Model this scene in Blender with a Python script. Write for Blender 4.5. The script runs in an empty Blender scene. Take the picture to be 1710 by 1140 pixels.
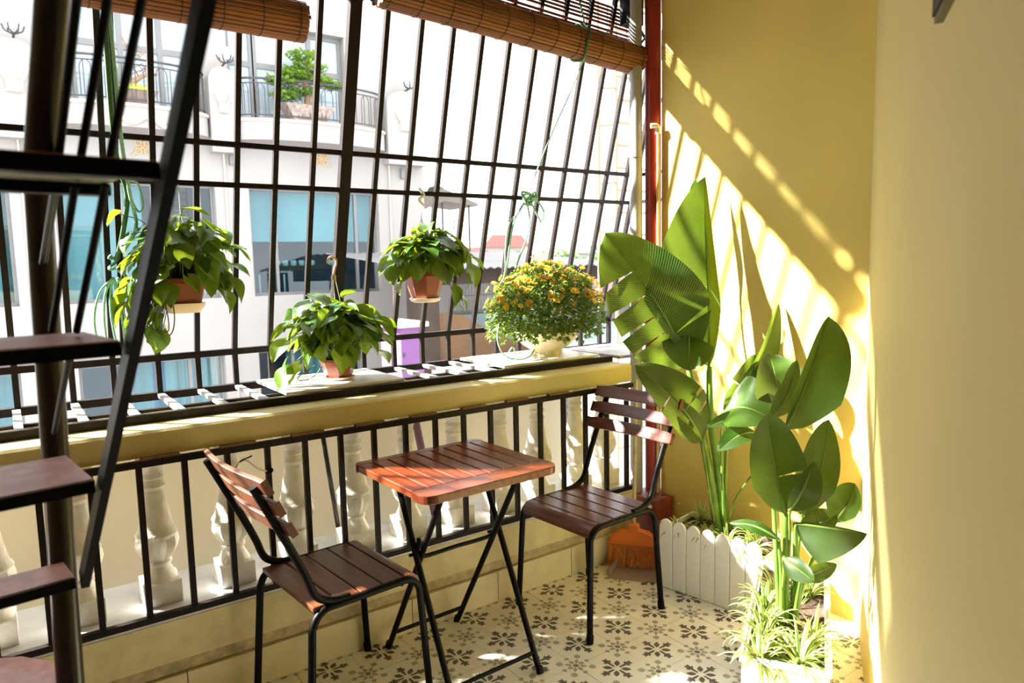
import bpy, bmesh, math, random
from mathutils import Vector, Matrix
random.seed(7)
SC = bpy.context.scene
COL = SC.collection
PI = math.pi

# ------------------------------------------------------------------ camera
cam_d = bpy.data.cameras.new('camera')
cam = bpy.data.objects.new('camera', cam_d)
COL.objects.link(cam)
yaw, pit, rol = 0.95061, -0.10854, -0.0216
fw = Vector((math.cos(pit)*math.cos(yaw), math.cos(pit)*math.sin(yaw), math.sin(pit)))
rt = fw.cross(Vector((0, 0, 1))).normalized()
up = rt.cross(fw)
r2 = rt*math.cos(rol)+up*math.sin(rol)
u2 = r2.cross(fw)
cam.matrix_world = Matrix(((r2.x, u2.x, -fw.x, -1.8237), (r2.y, u2.y, -fw.y, -1.8918), (r2.z, u2.z, -fw.z, 1.3972), (0, 0, 0, 1)))
cam_d.sensor_width = 36.0
cam_d.lens = 24.993
cam_d.clip_start = 0.02
cam_d.dof.use_dof = True
cam_d.dof.focus_distance = 2.75
cam_d.dof.aperture_fstop = 5.0
SC.camera = cam

# ------------------------------------------------------------------ sky, sun, exposure
w = bpy.data.worlds.new('sky'); SC.world = w
w.use_nodes = True
bg = w.node_tree.nodes['Background']
bg.inputs['Color'].default_value = (0.93, 0.97, 1.0, 1)
bg.inputs['Strength'].default_value = 2.5
sd = bpy.data.lights.new('sun', 'SUN')
sd.energy = 33.0
sd.color = (1.0, 0.96, 0.89)
sd.angle = 0.026
sun = bpy.data.objects.new('sun', sd); COL.objects.link(sun)
sdir = Vector((1.0, -0.77, -0.86)).normalized()
sun.rotation_euler = sdir.to_track_quat('-Z', 'Y').to_euler()
sun.location = (-4, 4, 5)
vs = SC.view_settings
vs.view_transform = 'Standard'; vs.look = 'None'; vs.gamma = 1.0; vs.use_curve_mapping = False
vs.exposure = 0.70
try:
    SC.cycles.max_bounces = 10
    SC.cycles.diffuse_bounces = 6
except Exception:
    pass

# ------------------------------------------------------------------ materials
def srgb(r, g, b):
    f = lambda c: (c/255/12.92) if c/255 <= 0.04045 else ((c/255+0.055)/1.055)**2.4
    return (f(r), f(g), f(b), 1)

def newmat(name):
    m = bpy.data.materials.new(name); m.use_nodes = True
    return m, m.node_tree.nodes, m.node_tree.links, m.node_tree.nodes['Principled BSDF']

def mat(name, col, rough=0.6, metal=0.0, var=0.12, scale=8.0, bump=0.0, bscale=60.0, spec=0.5, stretch=None, detail=4.0):
    """plain colour broken up by object-space noise"""
    m, N, L, P = newmat(name)
    P.inputs['Roughness'].default_value = rough
    P.inputs['Metallic'].default_value = metal
    P.inputs['Specular IOR Level'].default_value = spec
    tc = N.new('ShaderNodeTexCoord')
    src = tc.outputs['Object']
    if stretch:
        mp = N.new('ShaderNodeMapping'); mp.inputs['Scale'].default_value = stretch
        L.new(src, mp.inputs['Vector']); src = mp.outputs['Vector']
    nz = N.new('ShaderNodeTexNoise'); nz.inputs['Scale'].default_value = scale; nz.inputs['Detail'].default_value = detail
    L.new(src, nz.inputs['Vector'])
    rp = N.new('ShaderNodeValToRGB')
    rp.color_ramp.elements[0].position = 0.3; rp.color_ramp.elements[1].position = 0.72
    rp.color_ramp.elements[0].color = tuple(c*(1-var) for c in col[:3])+(1,)
    rp.color_ramp.elements[1].color = tuple(min(1, c*(1+var)) for c in col[:3])+(1,)
    L.new(nz.outputs['Fac'], rp.inputs['Fac'])
    L.new(rp.outputs['Color'], P.inputs['Base Color'])
    if bump:
        n2 = N.new('ShaderNodeTexNoise'); n2.inputs['Scale'].default_value = bscale; n2.inputs['Detail'].default_value = 3
        L.new(src, n2.inputs['Vector'])
        b = N.new('ShaderNodeBump'); b.inputs['Strength'].default_value = bump; b.inputs['Distance'].default_value = 0.01
        L.new(n2.outputs['Fac'], b.inputs['Height']); L.new(b.outputs['Normal'], P.inputs['Normal'])
    return m

def woodmat(name, c1, c2, rough=0.35, axis=1, rnd=0.25):
    m, N, L, P = newmat(name)
    P.inputs['Roughness'].default_value = rough
    tc = N.new('ShaderNodeTexCoord'); mp = N.new('ShaderNodeMapping')
    sc = [60, 60, 60]; sc[axis] = 4
    mp.inputs['Scale'].default_value = sc
    oi = N.new('ShaderNodeObjectInfo')
    L.new(tc.outputs['Object'], mp.inputs['Vector']); L.new(oi.outputs['Location'], mp.inputs['Location'])
    nz = N.new('ShaderNodeTexNoise'); nz.inputs['Scale'].default_value = 1.0; nz.inputs['Detail'].default_value = 6
    L.new(mp.outputs['Vector'], nz.inputs['Vector'])
    rp = N.new('ShaderNodeValToRGB'); rp.color_ramp.elements[0].position = 0.3; rp.color_ramp.elements[1].position = 0.75
    rp.color_ramp.elements[0].color = c1; rp.color_ramp.elements[1].color = c2
    L.new(nz.outputs['Fac'], rp.inputs['Fac'])
    hs = N.new('ShaderNodeHueSaturation')
    ma = N.new('ShaderNodeMath'); ma.operation = 'MULTIPLY_ADD'; ma.inputs[1].default_value = rnd; ma.inputs[2].default_value = 1-rnd/2
    L.new(oi.outputs['Random'], ma.inputs[0]); L.new(ma.outputs[0], hs.inputs['Value'])
    L.new(rp.outputs['Color'], hs.inputs['Color']); L.new(hs.outputs['Color'], P.inputs['Base Color'])
    b = N.new('ShaderNodeBump'); b.inputs['Strength'].default_value = 0.15; b.inputs['Distance'].default_value = 0.003
    L.new(nz.outputs['Fac'], b.inputs['Height']); L.new(b.outputs['Normal'], P.inputs['Normal'])
    return m

def leafmat(name, c1, c2, trans, rough=0.4, veins=0.0, vein_freq=60.0, hue=0.04, val=0.5, varieg=None, tfac=0.45):
    """leaf: glossy principled mixed with translucency; veins run across the UV map (u along the leaf, v across it)"""
    m, N, L, P = newmat(name)
    P.inputs['Roughness'].default_value = rough
    out = N['Material Output']
    tc = N.new('ShaderNodeTexCoord'); oi = N.new('ShaderNodeObjectInfo')
    nz = N.new('ShaderNodeTexNoise'); nz.inputs['Scale'].default_value = 9 if not varieg else 30; nz.inputs['Detail'].default_value = 3
    L.new(tc.outputs['Object'], nz.inputs['Vector'])
    rp = N.new('ShaderNodeValToRGB'); rp.color_ramp.elements[0].position = 0.35; rp.color_ramp.elements[1].position = 0.7
    rp.color_ramp.elements[0].color = c1; rp.color_ramp.elements[1].color = c2
    if varieg:
        e = rp.color_ramp.elements.new(0.74); e.color = varieg
        rp.color_ramp.elements[1].position = 0.6
    L.new(nz.outputs['Fac'], rp.inputs['Fac'])
    col = rp.outputs['Color']
    if veins:
        sp = N.new('ShaderNodeSeparateXYZ'); L.new(tc.outputs['UV'], sp.inputs[0])
        ab = N.new('ShaderNodeMath'); ab.operation = 'ABSOLUTE'; L.new(sp.outputs['Y'], ab.inputs[0])
        ml = N.new('ShaderNodeMath'); ml.operation = 'MULTIPLY_ADD'; ml.inputs[1].default_value = -0.16
        L.new(ab.outputs[0], ml.inputs[0]); L.new(sp.outputs['X'], ml.inputs[2])
        fr = N.new('ShaderNodeMath'); fr.operation = 'MULTIPLY'; fr.inputs[1].default_value = vein_freq*2*PI
        L.new(ml.outputs[0], fr.inputs[0])
        sn = N.new('ShaderNodeMath'); sn.operation = 'SINE'; L.new(fr.outputs[0], sn.inputs[0])
        s2 = N.new('ShaderNodeMath'); s2.operation = 'MULTIPLY_ADD'; s2.inputs[1].default_value = 0.5*veins; s2.inputs[2].default_value = 1.0-0.3*veins
        L.new(sn.outputs[0], s2.inputs[0])
        hv = N.new('ShaderNodeHueSaturation'); L.new(s2.outputs[0], hv.inputs['Value']); L.new(col, hv.inputs['Color'])
        col = hv.outputs['Color']
        b = N.new('ShaderNodeBump'); b.inputs['Strength'].default_value = 0.35; b.inputs['Distance'].default_value = 0.004
        L.new(sn.outputs[0], b.inputs['Height']); L.new(b.outputs['Normal'], P.inputs['Normal'])
    hs = N.new('ShaderNodeHueSaturation')
    a = N.new('ShaderNodeMath'); a.operation = 'MULTIPLY_ADD'; a.inputs[1].default_value = hue; a.inputs[2].default_value = 0.5-hue/2
    L.new(oi.outputs['Random'], a.inputs[0]); L.new(a.outputs[0], hs.inputs['Hue'])
    v = N.new('ShaderNodeMath'); v.operation = 'MULTIPLY_ADD'; v.inputs[1].default_value = val; v.inputs[2].default_value = 1-val/2
    L.new(oi.outputs['Random'], v.inputs[0]); L.new(v.outputs[0], hs.inputs['Value'])
    L.new(col, hs.inputs['Color'])
    L.new(hs.outputs['Color'], P.inputs['Base Color'])
    tr = N.new('ShaderNodeBsdfTranslucent')
    mx = N.new('ShaderNodeMixRGB'); mx.inputs['Fac'].default_value = 0.55; mx.inputs['Color2'].default_value = trans
    L.new(hs.outputs['Color'], mx.inputs['Color1']); L.new(mx.outputs['Color'], tr.inputs['Color'])
    ms = N.new('ShaderNodeMixShader'); ms.inputs['Fac'].default_value = tfac
    L.new(P.outputs[0], ms.inputs[1]); L.new(tr.outputs[0], ms.inputs[2])
    L.new(ms.outputs[0], out.inputs['Surface'])
    return m

def glassmat(name, col, rough=0.05):
    m, N, L, P = newmat(name)
    P.inputs['Base Color'].default_value = col
    P.inputs['Roughness'].default_value = rough
    P.inputs['Specular IOR Level'].default_value = 0.8
    return m

def clearglass(name, tint, refl=0.18):
    m, N, L, P = newmat(name)
    out = N['Material Output']
    t = N.new('ShaderNodeBsdfTransparent'); t.inputs['Color'].default_value = tint
    g = N.new('ShaderNodeBsdfGlossy'); g.inputs['Roughness'].default_value = 0.02
    ms = N.new('ShaderNodeMixShader'); ms.inputs['Fac'].default_value = refl
    L.new(t.outputs[0], ms.inputs[1]); L.new(g.outputs[0], ms.inputs[2]); L.new(ms.outputs[0], out.inputs['Surface'])
    return m

M = {}
M['wall_end'] = mat('olive yellow wall paint', (0.63, 0.48, 0.12), 0.75, var=0.05, scale=2.5, bump=0.05, bscale=120)
M['wall_pale'] = mat('pale yellow wall paint', (0.60, 0.495, 0.22), 0.75, var=0.04, scale=2.0, bump=0.04, bscale=120)
M['ceiling'] = mat('ceiling paint', (0.30, 0.24, 0.13), 0.85, var=0.03)
M['beam'] = mat('mustard beam paint', (0.50, 0.42, 0.175), 0.6, var=0.07, scale=5, bump=0.05)
M['low_wall'] = mat('cream plaster', (0.58, 0.51, 0.29), 0.75, var=0.12, scale=14, bump=0.12, bscale=160)
M['groove'] = mat('shaded plaster strip', (0.42, 0.34, 0.19), 0.85, var=0.25, scale=30, bump=0.2)  # darker than the wall face: shade of the groove put into the colour
M['skirt'] = mat('cream skirting tile', (0.62, 0.55, 0.34), 0.4, var=0.10, scale=9)
M['sill'] = mat('white marble sill', (0.55, 0.56, 0.56), 0.35, var=0.12, scale=12)
M['panel'] = mat('beige outer sheet', (0.46, 0.40, 0.28), 0.7, var=0.05, scale=3)
M['baluster'] = mat('cream cement', (0.85, 0.81, 0.72), 0.65, var=0.12, scale=18, bump=0.25, bscale=70)
M['iron'] = mat('dark brown painted iron', (0.012, 0.008, 0.007), 0.5, metal=0.0, var=0.3, scale=40, bump=0.05, spec=0.15)
M['black'] = mat('black painted steel', (0.004, 0.0035, 0.0035), 0.42, var=0.3, scale=30, spec=0.10)
M['rust'] = mat('rust', (0.16, 0.09, 0.05), 0.9, var=0.4, scale=90)
M['crossbar'] = mat('iron with reflected light', (0.30, 0.27, 0.25), 0.5, var=0.4, scale=60)  # pale tone stands in for light reflecting off the shelf bars
M['tread'] = mat('red brown tread', (0.52, 0.26, 0.24), 0.45, var=0.2, scale=30, bump=0.08)
M['tread_under'] = mat('steel underside with reflected tint', (0.42, 0.45, 0.36), 0.35, var=0.1, metal=0.3)  # pale green imitates light reflected on the underside of the treads
M['column'] = mat('olive brown pipe', (0.016, 0.012, 0.008), 0.28, var=0.3, scale=20, spec=0.4)
M['red_pipe'] = mat('red painted pipe', (0.29, 0.022, 0.011), 0.35, var=0.15, scale=12)
M['red_block'] = mat('red brown pedestal', (0.20, 0.035, 0.02), 0.5, var=0.3, scale=25, bump=0.2)
M['grey_pipe'] = mat('grey plastic pipe', (0.33, 0.32, 0.30), 0.4, var=0.12, scale=10)
M['tan_pipe'] = mat('tan conduit', (0.50, 0.34, 0.13), 0.4, var=0.15, scale=20)
M['wood_table'] = woodmat('varnished red brown wood', (0.080, 0.013, 0.004, 1), (0.17, 0.032, 0.008, 1), 0.27)
M['wood_dark'] = woodmat('dark brown wood', (0.062, 0.016, 0.005, 1), (0.145, 0.042, 0.010, 1), 0.42)
M['wood_red'] = woodmat('red mahogany slat', (0.075, 0.016, 0.009, 1), (0.15, 0.038, 0.020, 1), 0.25)
M['bamboo'] = woodmat('bamboo slat', (0.14, 0.043, 0.010, 1), (0.31, 0.115, 0.026, 1), 0.5, axis=0, rnd=0.5)
M['bamboo_dark'] = woodmat('dark bamboo slat', (0.12, 0.030, 0.020, 1), (0.22, 0.065, 0.035, 1), 0.5, axis=0, rnd=0.4)
M['cord'] = mat('dark cord', (0.05, 0.02, 0.01), 0.9)
M['tile'] = mat('cream cement tile', (0.72, 0.68, 0.59), 0.45, var=0.06, scale=12)
M['tile_dark'] = mat('charcoal print', (0.085, 0.07, 0.055), 0.5, var=0.2, scale=60)
M['tile_grey'] = mat('grey print', (0.33, 0.30, 0.235), 0.5, var=0.12, scale=60)
M['terracotta'] = mat('terracotta plastic', (0.26, 0.06, 0.025), 0.45, var=0.1, scale=25)
M['brown_pot'] = mat('glazed brown pot', (0.22, 0.05, 0.022), 0.25, var=0.2, scale=25)
M['saucer'] = mat('pale plastic saucer', (0.68, 0.56, 0.44), 0.5, var=0.06)
M['cream_bowl'] = mat('cream ceramic bowl', (0.80, 0.70, 0.46), 0.35, var=0.05, scale=30)
M['white_tile'] = mat('white glazed board', (0.74, 0.71, 0.66), 0.35, var=0.08, scale=20)
M['white_plastic'] = mat('white plastic', (0.80, 0.80, 0.78), 0.45, var=0.03)
M['soil'] = mat('potting soil', (0.07, 0.04, 0.025), 0.95, var=0.4, scale=60, bump=0.6, bscale=120)
M['orange'] = mat('orange plastic', (0.80, 0.19, 0.02), 0.4, var=0.06)
M['bristle'] = mat('orange bristles', (0.75, 0.24, 0.05), 0.6, var=0.3, scale=60)
M['stick'] = mat('bare wood stick', (0.50, 0.40, 0.22), 0.5, var=0.2, scale=30)
M['mauve'] = mat('mauve grey plastic', (0.28, 0.21, 0.20), 0.5, var=0.08)
M['dark_grey'] = mat('dark grey metal', (0.06, 0.055, 0.035), 0.4, var=0.15)
M['rope'] = mat('green nylon rope', (0.22, 0.45, 0.31), 0.7, var=0.35, scale=200)
M['rope_dark'] = mat('dark green rope', (0.035, 0.12, 0.03), 0.7, var=0.35, scale=200)
M['string'] = mat('white string', (0.75, 0.70, 0.62), 0.7)
M['hook'] = mat('beige plastic hook', (0.52, 0.36, 0.20), 0.4)
M['wire_w'] = mat('white wire', (0.65, 0.62, 0.52), 0.5)
M['stem'] = leafmat('green stalk', (0.10, 0.20, 0.025, 1), (0.22, 0.36, 0.05, 1), (0.5, 0.6, 0.06, 1), 0.4, val=0.3, tfac=0.2)
M['banana'] = leafmat('broad glossy leaf', (0.020, 0.068, 0.007, 1), (0.046, 0.128, 0.012, 1), (0.30, 0.40, 0.03, 1), 0.34, veins=0.35, vein_freq=62, hue=0.03, val=0.45, tfac=0.26)
M['midrib'] = leafmat('pale midrib', (0.15, 0.26, 0.045, 1), (0.24, 0.36, 0.08, 1), (0.6, 0.7, 0.2, 1), 0.4, val=0.2, tfac=0.2)
M['pothos'] = leafmat('pothos leaf', (0.014, 0.055, 0.008, 1), (0.050, 0.140, 0.014, 1), (0.48, 0.60, 0.02, 1), 0.34, hue=0.04, val=0.8, varieg=(0.30, 0.38, 0.12, 1), tfac=0.30)
M['vine'] = leafmat('green vine', (0.09, 0.14, 0.03, 1), (0.16, 0.22, 0.05, 1), (0.4, 0.5, 0.1, 1), 0.5, tfac=0.1)
M['small_leaf'] = leafmat('small lobed leaf', (0.018, 0.055, 0.008, 1), (0.06, 0.135, 0.018, 1), (0.45, 0.62, 0.06, 1), 0.5, val=0.3, tfac=0.35)
M['flower_y'] = leafmat('yellow petals', (0.66, 0.36, 0.015, 1), (0.74, 0.52, 0.04, 1), (0.9, 0.6, 0.05, 1), 0.6, hue=0.05, val=0.35, tfac=0.3)
M['flower_c'] = mat('orange flower eye', (0.50, 0.20, 0.02), 0.7)
M['spider_g'] = leafmat('spider plant green stripe', (0.07, 0.16, 0.015, 1), (0.13, 0.25, 0.03, 1), (0.6, 0.75, 0.1, 1), 0.4, tfac=0.35)
M['spider_w'] = leafmat('spider plant pale edge', (0.40, 0.45, 0.13, 1), (0.54, 0.58, 0.24, 1), (0.6, 0.7, 0.2, 1), 0.4, tfac=0.3)
M['needle'] = leafmat('bonsai foliage', (0.07, 0.20, 0.02, 1), (0.20, 0.40, 0.04, 1), (0.6, 0.8, 0.1, 1), 0.6, val=0.4, tfac=0.3)
M['bark'] = mat('bonsai bark', (0.30, 0.18, 0.11), 0.9, var=0.3, scale=12, bump=0.4)
M['moss'] = mat('yellow green moss', (0.42, 0.48, 0.06), 0.9, var=0.2, scale=20)
M['facade'] = mat('white rendered facade', (0.345, 0.322, 0.308), 0.8, var=0.04, scale=0.7)
M['facade_trim'] = mat('pinkish stone band', (0.66, 0.53, 0.44), 0.8, var=0.10, scale=2)
M['ochre'] = mat('ochre relief', (0.55, 0.36, 0.17), 0.8, var=0.1)
M['win_frame'] = mat('grey window frame', (0.19, 0.185, 0.185), 0.4, var=0.05)
M['pane_blue'] = glassmat('blue grey pane', (0.08, 0.14, 0.19, 1))
M['pane_teal'] = clearglass('tinted clear pane', (0.66, 0.80, 0.83, 1), 0.05)
M['pane_sky'] = glassmat('pale reflecting pane', (0.33, 0.39, 0.43, 1), 0.06)
M['curtain'] = mat('teal curtain', (0.31, 0.41, 0.42), 0.85, var=0.12, scale=4, stretch=(6, 6, 0.3))
M['shade'] = mat('pale teal roller blind', (0.38, 0.49, 0.50), 0.85, var=0.08, scale=1.5)
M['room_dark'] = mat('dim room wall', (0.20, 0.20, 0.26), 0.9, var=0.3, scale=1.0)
M['maroon'] = mat('maroon cabinet and reflection', (0.15, 0.045, 0.05), 0.6, var=0.2)  # also colours the boxes that imitate a window reflection
M['white_cloth'] = mat('white tableware', (0.75, 0.75, 0.74), 0.6)
M['lamp_glass'] = mat('frosted lamp globe', (0.85, 0.83, 0.80), 0.3)
M['rail_iron'] = mat('balcony wrought iron', (0.055, 0.055, 0.06), 0.5, var=0.2)
M['pot_brown'] = mat('brown bonsai tray', (0.20, 0.14, 0.12), 0.6, var=0.2, scale=8)
M['pot_stone'] = mat('speckled stone trough', (0.28, 0.22, 0.19), 0.8, var=0.4, scale=14)
M['purple'] = mat('purple sheet', (0.15, 0.05, 0.185), 0.6, var=0.06)
M['plum'] = mat('dull plum plastic', (0.10, 0.045, 0.06), 0.6, var=0.1)
M['brown_wall'] = mat('brown wall', (0.15, 0.08, 0.036), 0.8, var=0.12, scale=2)
M['dark_brown'] = mat('dark brown post', (0.045, 0.029, 0.021), 0.8, var=0.2, scale=3)
M['roof_grey'] = mat('grey corrugated roof', (0.24, 0.225, 0.22), 0.6, var=0.1, scale=1)
M['roof_teal'] = mat('teal grey roof', (0.17, 0.225, 0.22), 0.6, var=0.08, scale=1)
M['roof_pink'] = mat('faded red roof', (0.34, 0.15, 0.13), 0.7, var=0.1, scale=1)
M['canopy'] = mat('beige canopy sheet', (0.17, 0.145, 0.12), 0.7, var=0.06)
M['house_white'] = mat('white house wall', (0.44, 0.41, 0.385), 0.8, var=0.08, scale=0.5)
M['tree_far'] = leafmat('distant foliage', (0.12, 0.22, 0.08, 1), (0.20, 0.32, 0.11, 1), (0.4, 0.5, 0.2, 1), 0.8, tfac=0.2)
M['street'] = mat('asphalt', (0.16, 0.155, 0.15), 0.9, var=0.15, scale=0.5)
M['tan_wood'] = mat('tan painted steel', (0.30, 0.20, 0.11), 0.6, var=0.1)

# ------------------------------------------------------------------ mesh helpers
def catmull(pts, k=6):
    P = [Vector(p) for p in pts]
    if len(P) < 3: return P
    Q = [P[0]*2-P[1]]+P+[P[-1]*2-P[-2]]
    out = []
    for i in range(1, len(Q)-2):
        a, b, c, d = Q[i-1:i+3]
        for j in range(k):
            t = j/k
            out.append(0.5*((2*b)+(c-a)*t+(2*a-5*b+4*c-d)*t*t+(3*b-a-3*c+d)*t**3))
    out.append(P[-1])
    return out

class MB:
    def __init__(s): s.v = []; s.f = []; s.mi = []; s.uv = {}
    def face(s, idx, mi=0, uv=None):
        if uv: s.uv[len(s.f)] = uv
        s.f.append(tuple(idx)); s.mi.append(mi)
    def box(s, x0, x1, y0, y1, z0, z1, mi=0, R=None, c=None):
        n = len(s.v)
        for x in (x0, x1):
            for y in (y0, y1):
                for z in (z0, z1):
                    p = Vector((x, y, z))
                    if R is not None: p = R @ p
                    if c is not None: p = p+Vector(c)
                    s.v.append(p)
        for q in ((0, 1, 3, 2), (4, 6, 7, 5), (0, 4, 5, 1), (2, 3, 7, 6), (0, 2, 6, 4), (1, 5, 7, 3)):
            s.face([n+i for i in q], mi)
        return s
    def bar(s, a, b, wx, wy, upv=(0, 0, 1), mi=0):
        """square bar from a to b, wx along the side vector, wy along the other"""
        a = Vector(a); b = Vector(b); d = (b-a); L = d.length; d.normalize()
        u = Vector(upv); sd_ = d.cross(u)
        if sd_.length < 1e-4: sd_ = d.cross(Vector((1, 0, 0)))
        sd_.normalize(); u = sd_.cross(d)
        n = len(s.v)
        for p in (a, b):
            for i, j in ((-1, -1), (1, -1), (1, 1), (-1, 1)):
                s.v.append(p+sd_*(i*wx/2)+u*(j*wy/2))
        for q in ((0, 3, 2, 1), (4, 5, 6, 7), (0, 1, 5, 4), (1, 2, 6, 5), (2, 3, 7, 6), (3, 0, 4, 7)):
            s.face([n+i for i in q], mi)
        return s
    def tube(s, pts, r, n=8, mi=0, caps=True):
        P = [Vector(p) for p in pts]; m = len(P)
        R = r if isinstance(r, (list, tuple)) else [r]*m
        base = len(s.v); prev = None
        for i, p in enumerate(P):
            t = (P[min(i+1, m-1)]-P[max(i-1, 0)])
            if t.length < 1e-9: t = Vector((0, 0, 1))
            t.normalize()
            if prev is None:
                a = t.cross(Vector((0, 0, 1)))
                if a.length < 1e-3: a = t.cross(Vector((1, 0, 0)))
            else:
                a = prev-t*prev.dot(t)
                if a.length < 1e-6: a = t.cross(Vector((0, 0, 1)))
            a.normalize(); prev = a; b = t.cross(a)
            for k in range(n):
                th = 2*PI*k/n
                s.v.append(p+(a*math.cos(th)+b*math.sin(th))*R[i])
        for i in range(m-1):
            for k in range(n):
                k2 = (k+1) % n
                s.face((base+i*n+k, base+i*n+k2, base+(i+1)*n+k2, base+(i+1)*n+k), mi)
        if caps:
            s.face([base+k for k in range(n)][::-1], mi); s.face([base+(m-1)*n+k for k in range(n)], mi)
        return s
    def lathe(s, prof, c=(0, 0, 0), n=24, mod=None, mi=0, caps=True, axis=None):
        base = len(s.v); c = Vector(c)
        for (r, z) in prof:
            for k in range(n):
                th = 2*PI*k/n
                rr = r*(mod(th, z) if mod else 1)
                p = Vector((rr*math.cos(th), rr*math.sin(th), z))
                if axis is not None: p = axis @ p
                s.v.append(p+c)
        for i in range(len(prof)-1):
            for k in range(n):
                k2 = (k+1) % n
                s.face((base+i*n+k, base+i*n+k2, base+(i+1)*n+k2, base+(i+1)*n+k), mi)
        if caps:
            s.face([base+k for k in range(n)][::-1], mi); s.face([base+(len(prof)-1)*n+k for k in range(n)], mi)
        return s
    def prism(s, poly, z0, z1, mi=0, R=None, c=None):
        n = len(poly); base = len(s.v)
        for z in (z0, z1):
            for (x, y) in poly:
                p = Vector((x, y, z))
                if R is not None: p = R @ p
                if c is not None: p = p+Vector(c)
                s.v.append(p)
        s.face([base+i for i in range(n)][::-1], mi); s.face([base+n+i for i in range(n)], mi)
        for i in range(n):
            j = (i+1) % n
            s.face((base+i, base+j, base+n+j, base+n+i), mi)
        return s
    def poly(s, pts, mi=0):
        n = len(s.v); s.v += [Vector(p) for p in pts]; s.face(range(n, n+len(pts)), mi); return s
    def grid(s, fn, us, vs_, mi=0):
        base = len(s.v); nu, nv = len(us), len(vs_)
        for u in us:
            for v in vs_: s.v.append(Vector(fn(u, v)))
        for i in range(nu-1):
            for j in range(nv-1):
                s.face((base+i*nv+j, base+i*nv+j+1, base+(i+1)*nv+j+1, base+(i+1)*nv+j), mi,
                       [(us[i], vs_[j]), (us[i], vs_[j+1]), (us[i+1], vs_[j+1]), (us[i+1], vs_[j])])
        return s
    def mesh(s, name, mats, off=(0, 0, 0), smooth=False):
        me = bpy.data.meshes.new(name); o = Vector(off)
        me.from_pydata([tuple(p-o) for p in s.v], [], s.f)
        if not isinstance(mats, (list, tuple)): mats = [mats]
        for m_ in mats: me.materials.append(M[m_] if isinstance(m_, str) else m_)
        if len(mats) > 1: me.polygons.foreach_set('material_index', s.mi)
        if s.uv:
            ul = me.uv_layers.new(name='UVMap')
            for p in me.polygons:
                uv = s.uv.get(p.index)
                if uv:
                    for li, c in zip(p.loop_indices, uv): ul.data[li].uv = c
        if smooth:
            me.polygons.foreach_set('use_smooth', [True]*len(me.polygons))
            if smooth == 'auto':
                try: me.set_sharp_from_angle(angle=math.radians(40))
                except Exception: pass
        me.update()
        return me
    def build(s, name, mats, parent=None, smooth=False, off=None):
        """link as one object; vertices are given in world space (or in the root's own frame when the root has 'local')"""
        o_ = Vector(off) if off is not None else Vector((0, 0, 0))
        if parent is not None and off is None: o_ = ORG.get(parent.name, Vector((0, 0, 0)))
        me = s.mesh(name, mats, o_, smooth)
        ob = bpy.data.objects.new(name, me); COL.objects.link(ob)
        if parent is not None:
            ob.parent = parent; ORG[ob.name] = o_
        elif off is not None:
            ob.location = off; ORG[ob.name] = o_
        return ob

ORG = {}
def tag(o, label=None, cat=None, group=None, kind=None):
    if label: o['label'] = label
    if cat: o['category'] = cat
    if group: o['group'] = group
    if kind: o['kind'] = kind
    return o
def empty(name, loc, label, cat, group=None, rz=0.0, local=False):
    o = bpy.data.objects.new(name, None); COL.objects.link(o)
    o.empty_display_size = 0.1
    o.location = loc; o.rotation_euler = (0, 0, rz)
    ORG[o.name] = Vector((0, 0, 0)) if local else Vector(loc)
    return tag(o, label, cat, group)
def inst(name, me, parent, loc=(0, 0, 0), R=None, scale=1.0):
    o = bpy.data.objects.new(name, me); COL.objects.link(o); o.parent = parent
    m_ = (R.to_4x4() if R is not None else Matrix.Identity(4))
    if not isinstance(scale, (tuple, list)): scale = (scale,)*3
    o.matrix_basis = Matrix.Translation(Vector(loc)) @ m_ @ Matrix.Diagonal((*scale, 1))
    return o
def children(o): return [c for c in COL.objects if c.parent == o]
def copy_tree(o, parent=None):
    c = o.copy(); COL.objects.link(c)
    if parent is not None: c.parent = parent
    for ch in children(o): copy_tree(ch, c)
    return c
def frame(d, n):
    """rotation whose local Y is d and local Z is as close to n as possible"""
    y = Vector(d).normalized(); n = Vector(n); z = n-y*n.dot(y)
    if z.length < 1e-4: z = Vector((1, 0, 0))-y*y.x
    z.normalize(); x = y.cross(z)
    return Matrix((x, y, z)).transposed()
def arc(c, r, a0, a1, n, ax, ay):
    c = Vector(c); ax = Vector(ax); ay = Vector(ay)
    return [c+ax*(r*math.cos(a0+(a1-a0)*i/n))+ay*(r*math.sin(a0+(a1-a0)*i/n)) for i in range(n+1)]
def bevel(o, w=0.004, seg=2):
    b = o.modifiers.new('bevel', 'BEVEL'); b.width = w; b.segments = seg; b.limit_method = 'ANGLE'; return o
ORD = ['first', 'second', 'third', 'fourth', 'fifth', 'sixth', 'seventh', 'eighth', 'ninth', 'tenth', 'eleventh', 'twelfth']

# ================================================================== THE SETTING
S = 0.2
fl = MB().box(-3.8, 1.02, -3.62, 0.80, -0.12, -0.006).build('floor', 'tile'); fl['kind'] = 'structure'
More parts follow.
